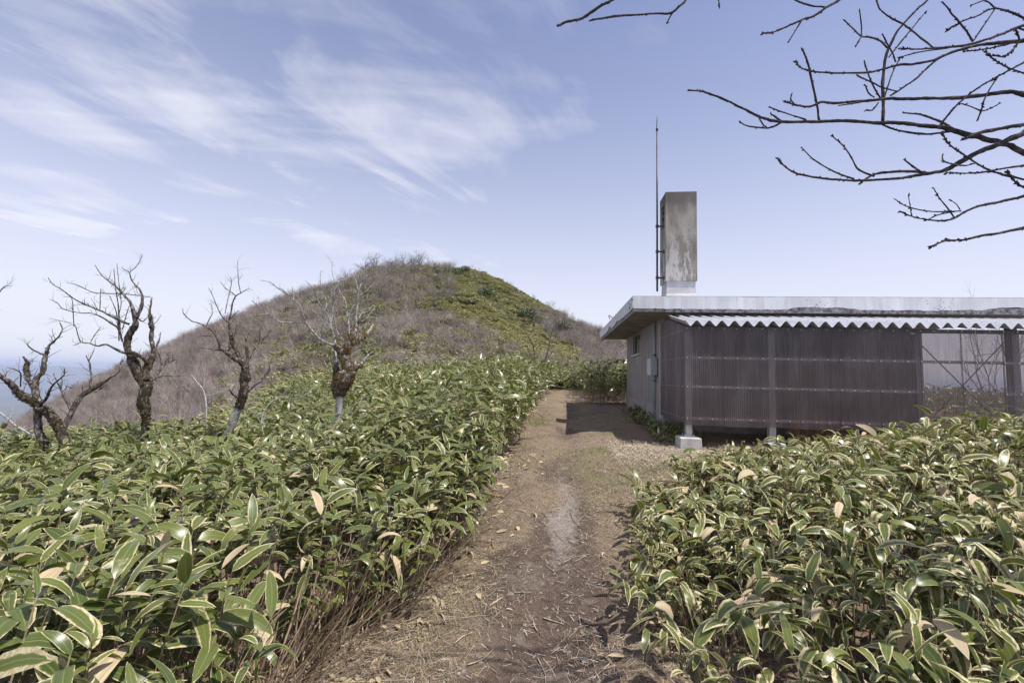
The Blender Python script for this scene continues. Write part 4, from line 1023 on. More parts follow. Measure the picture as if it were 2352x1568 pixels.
def limb(mb, P, R, sides, moss, spur, gn=.14, sub=4, spur_len=.12, kink=.25):
    n = sub; C_ = catmull(np.column_stack([P, R]), n); Pc, Rc = C_[:, :3], np.maximum(C_[:, 3], .0009)
    wob = rng.normal(0, 1, Pc.shape); wob[1:-1] = (wob[:-2] + wob[1:-1] * 1.2 + wob[2:]) / 3
    Pc = Pc + wob * Rc[:, None] * kink * np.where(Rc > .02, .45, 1.0)[:, None]
    gk = rng.random(len(Rc)) - .5; gk[1:-1] = (gk[:-2] + gk[1:-1] + gk[2:]) / 2.2
    Rc = Rc * (1 + gn * gk * 2)
    mv = moss(np.linspace(0, 1, len(Pc))) if callable(moss) else np.full(len(Pc), moss)
    mb.tube(Pc, Rc, sides, .16, mv)
    L = np.linalg.norm(np.diff(Pc, axis=0), axis=1).sum()
    for q in range(int(L * spur)):                       # short angular spurs and twigs
        i = random.randint(1, len(Pc) - 2); T = Pc[i + 1] - Pc[i - 1]; T /= np.linalg.norm(T) + 1e-9
        d = rng.normal(0, 1, 3); d -= T * (d @ T); d /= np.linalg.norm(d) + 1e-9; d = d * .9 + T * .5 + np.array([0, 0, .35])
        l = spur_len * random.uniform(.25, 1.2); r0_ = min(Rc[i] * .45, .006)
        A = Pc[i]; B = A + d * l * .5; E = B + (d + rng.normal(0, .45, 3)) * l * .5
        mb.tube([A, B, E], [r0_, r0_ * .75, r0_ * .4], 4, 0, 0)
        if random.random() < .5:
            F = B + (d + rng.normal(0, .8, 3)) * l * .35; mb.tube([B, F], [r0_ * .6, r0_ * .35], 3, 0, 0)
    return Pc, Rc
def mossmesh(root, segs, mat, dens=5200, size=.012):
    """tufts of moss growing all round the given limb stretches"""
    V = []; 
    for Pc, Rc in segs:
        for i in range(len(Pc) - 1):
            T = Pc[i + 1] - Pc[i]; l = np.linalg.norm(T); T = T / (l + 1e-9); r = (Rc[i] + Rc[i + 1]) / 2
            k = int(l * r * 6.28 * dens)
            if k < 1: continue
            if mat == 'moss_dark' and float(fbm(Pc[i][2] * 5 + Pc[i][0] * 3, Pc[i][1] * 3, 141, 2)) < .56: continue
            d = rng.normal(0, 1, (k, 3)); d -= (d @ T)[:, None] * T; d /= np.linalg.norm(d, axis=1)[:, None] + 1e-9
            c = Pc[i] + T * rng.uniform(0, l, k)[:, None] + d * r * rng.uniform(.92, 1.12, k)[:, None]
            a = c + (d * rng.uniform(.3, 1.1, k)[:, None] + rng.normal(0, .7, (k, 3))) * size; b = c + rng.normal(0, .8, (k, 3)) * size
            V.append(np.stack([c - (b - c) * .5, b, a], 1).reshape(-1, 3))
    if V:
        V = np.concatenate(V); o = mesh_obj('moss', np_mesh('moss', V, np.arange(len(V)).reshape(-1, 3), M[mat]), root); o['kind'] = 'stuff'
def tree(name, label, cat, conv, sc, depth, limbs, mat, moss_mat=None, group=None, spur=12, spur_len=.16, root_px=None, lower=.9):
    """limbs: (part name, points, moss span or None, depth drift)"""
    b = limbs[0][1][0]; px, py = conv(b[0], b[1]); base = unp(px, py, depth); g0 = float(gz(base[0], base[1]))
    root = thing(name, label, cat, (base[0], base[1], g0), group)
    segs = []; built = []
    for li, (part, pts, ms, drift) in enumerate(limbs):
        d0 = depth
        if built:                                     # start at the depth of the limb it grows from
            B_ = np.array(built); k_ = np.argmin((B_[:, 0] - pts[0][0]) ** 2 + (B_[:, 1] - pts[0][1]) ** 2); d0 = B_[k_, 2]
            if (B_[k_, 0] - pts[0][0]) ** 2 + (B_[k_, 1] - pts[0][1]) ** 2 > 80 ** 2: d0 = depth
        P, R, _ = limb_pts(pts, conv, sc, d0, drift, li * 7 + 3)
        for q in range(len(pts) - 1):
            for f_ in np.linspace(0, 1, 6): built.append((pts[q][0] * (1 - f_) + pts[q + 1][0] * f_, pts[q][1] * (1 - f_) + pts[q + 1][1] * f_, P[q][1] * (1 - f_) + P[q + 1][1] * f_))
        if li == 0 or part == 'trunk_base':           # continue the stem down into the ground behind the leaves
            q = np.array([P[0][0] + (P[0][0] - P[1][0]) * .4, P[0][1], min(g0 - .12, P[0][2] - .05)]); P = np.vstack([q, P]); R = np.concatenate([[R[0] * 1.15], R])
        mb = MB(); f = (lambda s, a=ms: np.where((s >= a[0]) & (s <= a[1]), .48, .1)) if ms else .12
        Pc, Rc = limb(mb, P, R, 9 if R.max() > .03 else 6, f, 0 if part.startswith('trunk') else spur, spur_len=spur_len)
        o = mb.obj('trunk' if part.startswith('trunk') else part, M['wood_grey'] if part == 'trunk_bleached' else M[mat], root, True, 'm')
        if part == 'trunk_bleached': o['label'] = 'bleached bare lower trunk'
        if ms and moss_mat:
            n = len(Pc); a, c = int(ms[0] * (n - 1)), int(ms[1] * (n - 1)) + 1; segs.append((Pc[a:c + 1], Rc[a:c + 1]))
    if moss_mat: mossmesh(root, segs, moss_mat, *((9000, .011) if moss_mat == 'moss' else ()))
    return root
SC = 1.845
tree('dead_tree', 'leaning dark lichen covered dead tree at the left edge, forked near the ground', 'tree', c5, SC, 7.0, [
 ('trunk', [(320, 1545, 30), (285, 1430, 28), (275, 1320, 30), (290, 1250, 34)], None, 0),
 ('branch', [(290, 1250, 32), (230, 1200, 32), (150, 1165, 30), (90, 1090, 26), (30, 1040, 24), (-30, 1000, 20), (-120, 930, 12)], (.05, .55), -.5),
 ('branch', [(280, 1250, 30), (265, 1170, 28), (255, 1100, 24), (230, 1070, 22), (205, 1030, 20), (190, 960, 18), (200, 920, 14), (175, 880, 8)], (.55, .9), .3),
 ('branch', [(262, 1120, 22), (270, 1040, 21), (315, 990, 21), (325, 920, 21), (340, 870, 17), (360, 800, 11), (400, 765, 9), (445, 715, 7), (460, 670, 6), (440, 625, 4)], (.2, .5), .2),
 ('branch', [(335, 870, 10), (300, 855, 9), (250, 830, 8), (205, 795, 6), (215, 765, 3)], None, .1),
 ('branch', [(290, 1240, 15), (340, 1180, 13), (380, 1100, 10), (420, 1060, 8), (470, 1015, 6), (478, 960, 3)], None, -.3),
 ('trunk_base', [(470, 1570, 38), (455, 1450, 36), (415, 1370, 34), (365, 1300, 30), (320, 1240, 26)], (.3, .9), 0),
 ('branch', [(450, 1430, 28), (500, 1350, 25), (550, 1240, 23), (600, 1170, 23), (680, 1120, 20), (760, 1070, 15), (830, 1020, 12), (880, 985, 9), (890, 930, 6), (905, 900, 4)], (.38, .55), .5),
 ('branch', [(520, 1270, 11), (480, 1190, 10), (440, 1100, 8), (410, 1040, 6), (395, 1000, 4)], None, .3),
 ('branch', [(660, 1110, 8), (675, 1040, 9), (670, 980, 9), (660, 920, 8), (635, 870, 4)], None, .2),
 ('branch', [(655, 910, 5), (680, 860, 4), (700, 810, 2.5)], None, .1),
 ('branch', [(700, 1140, 7), (750, 1110, 6), (790, 1080, 3)], None, .2),
 ('branch', [(150, 1100, 6), (150, 1000, 6), (100, 970, 4), (50, 960, 3)], None, -.2),
 ('branch', [(-120, 930, 11), (-150, 750, 8), (-80, 520, 6), (0, 400, 5), (40, 360, 4), (92, 355, 2.5)], None, -.1),
 ('branch', [(470, 1180, 5), (490, 1100, 5), (530, 1110, 5), (575, 1075, 3)], None, .2)], 'bark_dark', 'moss_dark')
tree('dead_tree', 'tallest dead tree, dark crooked trunk with wide leftward limbs', 'tree', c5, SC, 8.6, [
 ('trunk', [(1075, 1385, 28), (1075, 1300, 34), (1055, 1200, 42), (1075, 1110, 46), (1085, 1060, 44)], (.2, 1), 0),
 ('branch', [(1075, 1090, 38), (1030, 1030, 38), (1000, 960, 36), (970, 890, 33), (940, 830, 31), (940, 760, 29), (970, 690, 27), (1000, 640, 26), (990, 570, 21), (975, 510, 17), (950, 460, 12), (900, 410, 10), (855, 360, 8), (800, 320, 7), (745, 270, 5), (700, 200, 3)], (.03, .42), -.3),
 ('branch', [(1000, 600, 19), (1040, 520, 15), (1050, 440, 12), (1030, 380, 9), (990, 340, 7), (965, 300, 6), (960, 255, 5), (1000, 220, 4), (1035, 170, 3), (1050, 120, 2.5)], None, .3),
 ('branch', [(960, 260, 4), (925, 240, 4), (898, 220, 2.5)], None, .1),
 ('branch', [(955, 640, 13), (890, 615, 11), (830, 585, 10), (760, 548, 9), (680, 515, 8), (600, 480, 7), (530, 440, 6), (460, 385, 5), (390, 345, 4), (355, 295, 3)], None, -.8),
 ('branch', [(890, 700, 10), (860, 660, 10), (800, 620, 9), (740, 580, 8), (680, 560, 6), (590, 555, 5), (510, 540, 5), (455, 520, 4), (420, 480, 3.5), (362, 455, 2.5)], None, -.6),
 ('branch', [(905, 770, 9), (885, 700, 8), (880, 600, 8), (870, 480, 6), (855, 390, 5), (840, 230, 3)], None, .2),
 ('branch', [(880, 560, 4), (895, 480, 4), (880, 360, 4), (862, 190, 2.5)], None, .1),
 ('branch', [(1110, 440, 4), (1000, 425, 5), (900, 415, 5), (800, 412, 5), (700, 408, 5), (630, 380, 4), (570, 350, 4), (490, 332, 2.5)], None, -.5),
 ('branch', [(1090, 930, 14), (1040, 880, 16), (990, 850, 16), (930, 850, 15), (870, 830, 13), (790, 790, 10), (720, 800, 8), (660, 780, 7), (600, 770, 6), (575, 720, 5), (560, 660, 4), (540, 640, 3.5)], (0, .3), -.7),
 ('branch', [(600, 770, 4), (570, 785, 4), (540, 795, 2.5)], None, -.2), ('branch', [(545, 655, 4), (540, 560, 4), (535, 470, 3.5), (515, 420, 2.5)], None, -.2),
 ('branch', [(530, 635, 4), (450, 615, 3), (360, 595, 2)], None, -.2), ('branch', [(668, 782, 4), (685, 740, 4), (720, 690, 4), (750, 655, 2.5)], None, .1), ('branch', [(738, 545, 4), (740, 440, 4), (745, 375, 3)], None, .1),
 ('branch', [(1085, 1060, 33), (1080, 990, 31), (1100, 930, 25), (1130, 870, 23), (1130, 810, 21), (1115, 740, 19), (1120, 680, 17), (1110, 600, 15), (1105, 540, 12), (1115, 470, 9), (1120, 440, 5)], (0, .9), .4),
 ('branch', [(1135, 850, 11), (1160, 800, 9), (1178, 750, 7), (1185, 700, 5)], None, .2), ('branch', [(1135, 640, 3), (1165, 610, 3), (1190, 570, 2)], None, .1),
 ('branch', [(1105, 1060, 21), (1150, 1020, 17), (1190, 960, 13), (1220, 930, 10), (1290, 900, 6), (1350, 870, 3.5)], None, .5), ('branch', [(1195, 940, 8), (1180, 880, 6), (1155, 820, 4)], None, .2),
 ('branch', [(1220, 920, 6), (1245, 880, 5), (1250, 840, 3.5)], None, .1), ('branch', [(1130, 1050, 7), (1200, 1020, 6), (1300, 1025, 4), (1400, 1010, 2.5)], None, .4),
 ('branch', [(880, 760, 6), (860, 560, 5), (810, 430, 2.5)], None, .2), ('branch', [(905, 680, 5), (930, 580, 5), (955, 500, 3)], None, .1), ('branch', [(1000, 580, 6), (1050, 620, 7), (1085, 590, 4)], None, .2)], 'bark_dark', 'moss_dark', spur=12)
tree('dead_tree', 'slim dead tree with dark mossy fork above a bleached slanting trunk', 'tree', c6, SC, 8.2, [
 ('trunk_bleached', [(200, 1480, 32), (225, 1400, 32), (260, 1310, 33), (285, 1250, 31)], None, 0),
 ('trunk', [(283, 1255, 33), (315, 1170, 35), (325, 1100, 37), (330, 1030, 37), (340, 970, 33)], (.1, 1), 0),
 ('branch', [(335, 965, 28), (310, 920, 27), (260, 895, 23), (200, 850, 19), (150, 820, 13), (140, 770, 11), (100, 700, 9), (40, 655, 7), (-10, 630, 6), (-60, 615, 5), (-120, 560, 4), (-128, 520, 2.5)], (0, .32), -.4),
 ('branch', [(45, 655, 5), (70, 600, 5), (90, 560, 4), (80, 480, 3)], None, .1), ('branch', [(150, 830, 7), (70, 820, 5), (0, 815, 3)], None, -.2), ('branch', [(-20, 730, 3), (60, 725, 4), (105, 730, 4)], None, .1),
 ('branch', [(310, 930, 21), (270, 840, 19), (235, 770, 17), (225, 700, 13), (215, 630, 11), (230, 540, 9), (245, 470, 8), (265, 430, 7), (300, 410, 5), (340, 385, 4), (365, 375, 2.5)], (0, .25), .3),
 ('branch', [(210, 630, 7), (170, 590, 6), (140, 540, 6), (110, 470, 5), (85, 410, 4), (60, 370, 3)], None, -.2), ('branch', [(265, 430, 5), (230, 400, 5), (185, 370, 4), (150, 325, 2.5)], None, -.1),
 ('branch', [(300, 410, 5), (285, 330, 4), (280, 250, 3), (277, 170, 2)], None, .1), ('branch', [(185, 560, 4), (200, 480, 4), (230, 350, 4), (225, 290, 2.5)], None, .1), ('branch', [(235, 760, 7), (265, 700, 6), (290, 650, 4)], None, .2),
 ('branch', [(345, 1000, 15), (350, 900, 13), (345, 820, 11), (340, 760, 7), (320, 690, 3.5)], (0, .5), .1), ('branch', [(365, 900, 6), (410, 810, 8), (440, 770, 8), (490, 730, 6), (520, 680, 5), (565, 640, 2.5)], None, .4),
 ('branch', [(440, 770, 6), (440, 660, 5), (425, 580, 3.5)], None, .1), ('branch', [(330, 1160, 15), (380, 1110, 14), (440, 1060, 12), (490, 1010, 11), (520, 960, 8), (545, 935, 5), (570, 920, 3)], None, .5),
 ('branch', [(300, 1190, 15), (250, 1160, 13), (215, 1120, 7)], None, -.2), ('branch', [(225, 600, 5), (260, 560, 4), (285, 535, 2.5)], None, .1), ('branch', [(190, 850, 8), (240, 790, 8), (270, 640, 4)], None, .1)], 'bark_dark', 'moss_dark', spur=12)
tree('dead_tree', 'silvery dead tree with thick orange moss around its fork', 'tree', c6, SC, 7.8, [
 ('trunk_bleached', [(985, 1500, 36), (1000, 1400, 33), (1020, 1300, 31), (1030, 1200, 33), (1028, 1150, 38)], None, 0),
 ('trunk', [(1024, 1185, 38), (1032, 1130, 56), (1058, 1060, 66), (1095, 1000, 62), (1115, 965, 50)], (0, 1), 0),
 ('trunk', [(1015, 1150, 36), (1003, 1080, 36), (1008, 1000, 30), (1000, 920, 18), (998, 850, 14), (985, 800, 11)], (0, .55), .15),
 ('branch', [(1112, 990, 46), (1085, 930, 41), (1060, 870, 39), (1030, 820, 34), (1000, 795, 22)], (0, 1), -.05),
 ('branch', [(1010, 805, 18), (960, 785, 13), (890, 750, 12), (840, 700, 11), (790, 640, 10), (760, 580, 9), (740, 510, 8), (690, 460, 7), (640, 410, 6), (590, 370, 5)], None, -.5),
 ('branch', [(640, 420, 5), (570, 370, 5), (520, 330, 4), (442, 315, 2.5)], None, -.2), ('branch', [(780, 630, 7), (680, 628, 6), (590, 620, 6), (510, 570, 5), (450, 520, 5), (380, 465, 3.5)], None, -.5),
 ('branch', [(690, 460, 4), (685, 400, 4), (680, 360, 2.5)], None, 0), ('branch', [(440, 510, 3), (435, 470, 3), (432, 435, 2)], None, 0), ('branch', [(500, 560, 4), (400, 575, 4), (330, 575, 2.5)], None, -.2),
 ('branch', [(1000, 795, 13), (985, 720, 12), (965, 650, 11), (975, 580, 10), (985, 500, 9), (990, 400, 7), (1020, 340, 5), (1035, 310, 3)], None, .2), ('branch', [(965, 640, 9), (940, 570, 8), (890, 500, 7), (860, 440, 6), (840, 380, 5), (780, 320, 3.5)], None, -.2),
 ('branch', [(890, 430, 4), (888, 330, 4), (890, 250, 4), (905, 255, 3)], None, .1), ('branch', [(1000, 380, 5), (985, 300, 4), (975, 250, 3), (975, 170, 2)], None, .1), ('branch', [(930, 540, 6), (930, 460, 5), (895, 400, 4)], None, .1),
 ('branch', [(1075, 860, 34), (1100, 770, 32), (1130, 720, 28), (1150, 660, 20), (1150, 600, 11), (1160, 500, 9), (1170, 400, 9), (1190, 340, 7), (1220, 290, 5), (1270, 265, 4), (1320, 255, 2.5)], (0, .35), .4),
 ('branch', [(1170, 400, 7), (1150, 320, 6), (1125, 265, 4)], None, .1), ('branch', [(1180, 430, 5), (1240, 380, 4), (1290, 330, 2.5)], None, .2), ('branch', [(1110, 760, 13), (1100, 680, 11), (1090, 600, 10), (1080, 520, 9), (1070, 460, 7), (1035, 410, 5), (1020, 360, 3.5)], None, .1),
 ('branch', [(1090, 600, 6), (1120, 520, 5), (1150, 490, 3)], None, .1), ('branch', [(1115, 785, 25), (1170, 760, 22), (1220, 720, 18), (1250, 690, 14), (1280, 640, 8)], (0, .5), .5), ('branch', [(1130, 965, 25), (1185, 940, 19), (1200, 915, 11), (1240, 870, 8), (1285, 835, 3.5)], (0, .3), .5),
 ('branch', [(1060, 760, 6), (1010, 690, 5), (990, 560, 3.5)], None, .1), ('branch', [(1170, 600, 5), (1195, 560, 5), (1240, 545, 4), (1270, 500, 2.5)], None, .3), ('branch', [(990, 1060, 6), (960, 1055, 6), (900, 1052, 5), (845, 1055, 3)], None, -.3),
 ('branch', [(1000, 740, 8), (940, 650, 6), (815, 520, 3)], None, .2), ('branch', [(1000, 1000, 7), (960, 930, 6), (955, 880, 4)], None, .1), ('branch', [(980, 1010, 6), (930, 940, 5), (918, 905, 3)], None, .1),
 ('branch', [(1130, 960, 6), (1150, 910, 5), (1190, 860, 3)], None, .2), ('branch', [(1100, 860, 6), (1140, 850, 5), (1185, 825, 3)], None, .2), ('branch', [(1195, 620, 4), (1240, 580, 4), (1310, 490, 2)], None, .3)], 'bark_grey', 'moss', spur=12)
# thin pale dead saplings in the thicket
tree('dead_sapling', 'thin bleached sapling stem standing between two dead trees', 'sapling', c5, SC, 9.4, [
 ('trunk', [(1522, 1450, 9), (1522, 1300, 9), (1518, 1190, 9), (1490, 1110, 7), (1450, 1060, 5), (1410, 1010, 3)], None, .2), ('branch', [(1510, 1170, 5), (1590, 1150, 4), (1690, 1080, 2)], None, .2), ('branch', [(1500, 1120, 4), (1510, 1040, 3), (1515, 950, 2)], None, .1)], 'wood_grey', spur=10, spur_len=.2)
tree('dead_sapling', 'forked bleached sapling leaning right among the bamboo leaves', 'sapling', c6, SC, 9.0, [
 ('trunk', [(470, 1480, 9), (455, 1380, 9), (460, 1320, 8), (480, 1270, 8), (530, 1210, 7), (600, 1170, 6), (650, 1110, 4), (700, 1020, 2.5)], None, .3), ('branch', [(452, 1375, 6), (420, 1320, 5), (385, 1265, 3)], None, -.1), ('branch', [(590, 1180, 5), (720, 1185, 4), (800, 1140, 3), (850, 1090, 2)], None, .4),
 ('branch', [(460, 1340, 5), (510, 1330, 4), (535, 1322, 2)], None, .1)], 'wood_grey', spur=9, spur_len=.2)
# grey fallen limbs at the lower left
fb = tree('fallen_branch', 'bleached fallen limbs slanting down at the left edge of the thicket', 'branch', c5, SC, 7.6, [
 ('branch', [(280, 1500, 8), (220, 1450, 9), (140, 1400, 10), (60, 1340, 11), (-20, 1280, 11), (-90, 1230, 11)], None, .2), ('branch', [(-40, 1452, 5), (60, 1448, 6), (160, 1425, 6), (250, 1392, 4)], None, .1), ('branch', [(-40, 1505, 5), (60, 1488, 5), (150, 1468, 3)], None, .1), ('branch', [(0, 1400, 5), (60, 1340, 5), (95, 1285, 3)], None, .1)], 'wood_grey', spur=6, spur_len=.2, lower=0)

# ------------------------------------------------------------------ cherry branches reaching in from a tree outside the frame at the right
ov = [
 (3.0, [(40, 130, 7), (80, 110, 7), (150, 95, 7), (200, 65, 8), (260, 25, 8), (310, 0, 8), (420, -60, 9), (700, -260, 8), (1200, -620, 9), (1900, -900, 11)]),
 (3.0, [(205, 100, 4), (240, 95, 5), (300, 85, 6), (360, 78, 6), (430, 75, 5), (520, 68, 5), (600, 65, 6), (650, 25, 7), (675, 0, 7), (740, -120, 7), (860, -340, 7)]),
 (3.0, [(580, 120, 3), (590, 95, 4), (607, 66, 5)]), (3.1, [(840, 35, 3), (838, 0, 3.5), (845, -60, 4), (900, -240, 6)]),
 (2.9, [(1060, 165, 3), (1110, 160, 4), (1180, 130, 5), (1250, 100, 5), (1310, 80, 6), (1370, 40, 7), (1420, 10, 7), (1460, -10, 7), (1600, -70, 9), (1900, -180, 9), (2350, -260, 11)]),
 (2.9, [(1185, 205, 3), (1220, 150, 4), (1250, 100, 5)]), (2.9, [(1200, -10, 4), (1215, 0, 4), (1260, 20, 5), (1310, 32, 5), (1370, 36, 5)]),
 (3.3, [(695, 450, 4), (760, 455, 6), (830, 480, 6), (900, 510, 6), (960, 540, 6), (1030, 575, 7), (1090, 595, 8), (1150, 605, 8), (1250, 605, 8), (1340, 603, 9), (1450, 600, 9), (1550, 605, 9), (1640, 612, 10), (1720, 608, 10), (1820, 620, 11), (1920, 630, 12), (2000, 648, 13), (2100, 675, 14), (2200, 700, 15), (2270, 720, 15), (2360, 760, 16), (2500, 830, 19)]),
 (3.3, [(940, 605, 3), (980, 625, 4), (1060, 635, 5), (1110, 628, 6), (1150, 607, 6)]), (3.3, [(1035, 580, 4), (1055, 615, 4), (1075, 632, 4)]), (3.3, [(1090, 532, 4), (1140, 552, 4), (1200, 572, 4), (1270, 595, 5)]), (3.3, [(1095, 565, 4), (1120, 582, 5), (1150, 603, 5)]),
 (3.3, [(1250, 240, 4), (1262, 270, 5), (1280, 320, 6), (1300, 410, 6), (1325, 520, 6), (1335, 600, 6)]),
 (3.25, [(1650, 608, 9), (1655, 540, 9), (1652, 450, 9), (1655, 340, 8), (1670, 270, 8), (1690, 220, 7), (1720, 160, 7), (1780, 90, 6), (1830, 40, 6), (1875, 0, 5), (1930, -60, 5)]),
 (3.2, [(1460, 100, 3), (1500, 140, 4), (1545, 180, 4), (1590, 185, 5), (1640, 205, 5), (1675, 240, 5)]), (3.2, [(1535, 50, 3), (1545, 120, 3.5), (1545, 180, 4)]), (3.2, [(1515, 235, 3), (1545, 183, 4)]), (3.2, [(1860, 65, 2), (1830, 100, 3), (1790, 150, 3.5), (1740, 210, 4), (1680, 285, 4)]),
 (3.2, [(1650, 170, 3), (1672, 215, 4), (1700, 265, 4), (1715, 310, 4)]), (3.2, [(1735, 290, 3), (1700, 360, 3.5), (1670, 450, 4), (1655, 500, 4)]),
 (3.2, [(1170, 505, 3), (1210, 520, 5), (1270, 530, 6), (1320, 520, 7), (1350, 508, 7), (1420, 512, 7), (1500, 505, 7), (1600, 498, 8), (1700, 490, 9), (1800, 492, 9), (1900, 488, 9), (2000, 488, 10), (2100, 478, 11), (2200, 465, 11), (2280, 455, 12), (2352, 468, 13), (2480, 500, 15)]),
 (3.2, [(1200, 465, 3), (1195, 495, 4), (1215, 520, 4)]), (3.2, [(1430, 525, 3.5), (1500, 515, 4.5), (1560, 503, 5)]), (3.2, [(1565, 548, 4), (1600, 545, 4), (1630, 510, 4)]),
 (3.0, [(1220, 310, 2.5), (1250, 340, 3.5), (1310, 355, 5), (1390, 362, 5), (1480, 362, 5), (1580, 360, 6), (1650, 345, 6), (1720, 325, 7), (1800, 318, 7), (1900, 300, 7), (1980, 265, 8), (2050, 245, 8), (2130, 225, 9), (2220, 215, 10), (2352, 205, 11), (2480, 190, 13)]),
 (3.0, [(1690, 475, 5), (1760, 430, 5), (1830, 380, 6), (1890, 320, 6), (1940, 285, 6), (2000, 258, 7)]), (3.1, [(1560, 310, 4), (1580, 370, 4), (1610, 440, 4), (1640, 490, 5)]), (3.1, [(1530, 380, 4), (1600, 410, 4), (1650, 435, 4), (1720, 452, 4)]), (3.1, [(1565, 425, 3.5), (1580, 462, 4), (1610, 485, 4)]),
 (2.7, [(1740, 240, 3), (1820, 245, 4), (1900, 240, 5), (1980, 235, 6), (2080, 220, 7), (2170, 195, 7), (2240, 170, 8), (2300, 145, 8), (2352, 125, 9), (2480, 80, 11)]),
 (2.7, [(1945, 12, 4), (1970, 35, 4), (1990, 65, 4), (2030, 110, 5), (2070, 160, 5), (2100, 208, 6)]), (2.7, [(1975, 148, 3), (2050, 105, 4), (2120, 80, 4), (2190, 45, 5), (2250, 50, 5), (2310, 70, 6), (2360, 95, 6), (2480, 150, 8)]), (2.7, [(2110, 190, 4), (2150, 130, 4), (2205, 50, 4)]), (2.7, [(2090, 28, 3), (2150, 5, 4), (2180, 15, 4), (2210, 45, 5)]),
 (2.9, [(1610, -20, 3), (1620, 0, 4), (1640, 50, 4), (1700, 95, 5), (1760, 125, 5), (1830, 180, 5), (1900, 237, 5)]), (2.9, [(1735, 285, 3), (1830, 260, 3.5), (1980, 238, 4)]), (2.8, [(2060, 255, 3.5), (2150, 245, 4), (2250, 225, 5), (2352, 195, 6), (2480, 165, 8)]),
 (2.8, [(1935, 625, 5), (1960, 590, 5), (2020, 520, 5), (2080, 470, 5), (2150, 420, 5), (2240, 370, 5), (2352, 310, 6), (2480, 240, 8)]), (2.8, [(2165, 262, 3), (2210, 300, 4), (2270, 335, 4), (2352, 365, 5), (2480, 410, 6)]), (2.8, [(2205, 275, 3), (2250, 282, 4), (2290, 255, 4), (2330, 200, 5), (2352, 150, 5)]),
 (2.8, [(2120, 600, 4), (2140, 550, 4), (2155, 495, 4), (2190, 430, 4), (2230, 370, 4)]), (2.8, [(2230, 515, 3), (2180, 540, 3), (2140, 550, 4), (2090, 530, 3), (2040, 515, 4)]),
 (3.0, [(1750, 560, 4), (1830, 568, 5), (1880, 582, 6), (1940, 605, 7), (2000, 642, 7)]), (3.2, [(1650, 620, 5), (1720, 645, 5), (1820, 662, 6), (1900, 665, 6), (1990, 652, 6)]),
 (2.9, [(1130, 790, 4), (1170, 830, 5), (1220, 860, 6), (1290, 875, 6), (1380, 888, 6), (1480, 895, 6), (1580, 895, 7), (1680, 888, 7), (1760, 882, 8), (1850, 865, 9), (1930, 855, 11), (1990, 830, 12), (2060, 790, 13), (2140, 750, 14), (2230, 715, 15), (2300, 685, 16), (2352, 660, 17), (2480, 590, 19)]),
 (2.9, [(1250, 735, 3), (1300, 785, 3.5), (1360, 825, 4), (1440, 865, 4.5), (1510, 888, 5)]), (2.9, [(1405, 680, 3), (1460, 730, 3.5), (1500, 790, 4), (1530, 840, 5), (1580, 865, 5), (1610, 875, 5)]), (2.9, [(1535, 912, 5), (1600, 870, 6), (1680, 855, 7), (1780, 850, 8), (1860, 856, 8)]), (2.9, [(1755, 790, 4), (1800, 825, 5), (1840, 852, 5)]),
 (2.6, [(2055, 690, 6), (2110, 665, 9), (2200, 645, 10), (2280, 630, 10), (2352, 618, 11), (2480, 590, 13)]), (2.7, [(1945, 770, 3), (1955, 800, 3.5), (2000, 815, 4), (2060, 822, 4), (2110, 810, 4)]),
 (2.7, [(1950, 665, 3), (1980, 715, 4), (2040, 760, 4.5), (2100, 800, 5), (2180, 845, 5), (2260, 870, 6), (2352, 890, 6), (2480, 920, 8)]), (2.7, [(1970, 858, 3.5), (2060, 860, 4), (2150, 855, 5), (2240, 838, 5), (2352, 820, 6), (2480, 790, 8)]), (2.7, [(2270, 855, 3), (2310, 905, 4), (2352, 930, 5), (2480, 980, 6)]),
 (2.8, [(1740, 1050, 3), (1800, 1075, 4), (1870, 1090, 4), (1950, 1095, 5), (2010, 1080, 6), (2070, 1045, 6), (2140, 1020, 7), (2220, 1005, 7), (2300, 985, 8), (2352, 975, 9), (2480, 945, 11)]),
 (2.8, [(1715, 990, 2.5), (1760, 1020, 3), (1830, 1040, 3.5), (1900, 1050, 3.5), (1980, 1050, 4), (2040, 1047, 4)]), (2.8, [(1905, 935, 2.5), (1930, 980, 3), (1970, 1030, 3.5), (2005, 1078, 4)]), (2.8, [(1780, 975, 2), (1788, 1030, 2.5), (1795, 1072, 3)]), (2.8, [(1980, 990, 2), (2015, 1012, 2.5), (2035, 1040, 3)]), (2.8, [(1870, 1092, 3), (1930, 1065, 3.5), (2010, 1050, 4)]),
 (2.6, [(1890, 1225, 3.5), (1960, 1195, 5), (2050, 1190, 6), (2140, 1170, 7), (2240, 1155, 7), (2352, 1130, 8), (2480, 1095, 10)]), (2.6, [(1962, 1183, 4), (1980, 1190, 5), (2010, 1195, 5)])]
TRX, TRY = 3.3, 2.15
cherry = thing('cherry_tree', 'bare budding tree whose branches hang into the sky from the right', 'tree', (TRX, TRY, float(gz(TRX, TRY))))
mb = MB(); g0 = float(gz(TRX, TRY))
mb.tube(catmull(np.array([(TRX + .1, TRY, g0 - .1), (TRX, TRY, g0 + .8), (TRX + .05, TRY - .1, 2.6), (TRX - .1, TRY, 4.0), (TRX - .2, TRY - .2, 5.6)]), 6), np.linspace(.08, .03, 25), 10, .1)
mb.obj('trunk', M['branch'], cherry, True, 'm')
budme = MB()
reach = lambda pts: pts[-1][0] >= 1900 and (pts[-1][0] >= 2350 or pts[-1][1] < -300)
built = []
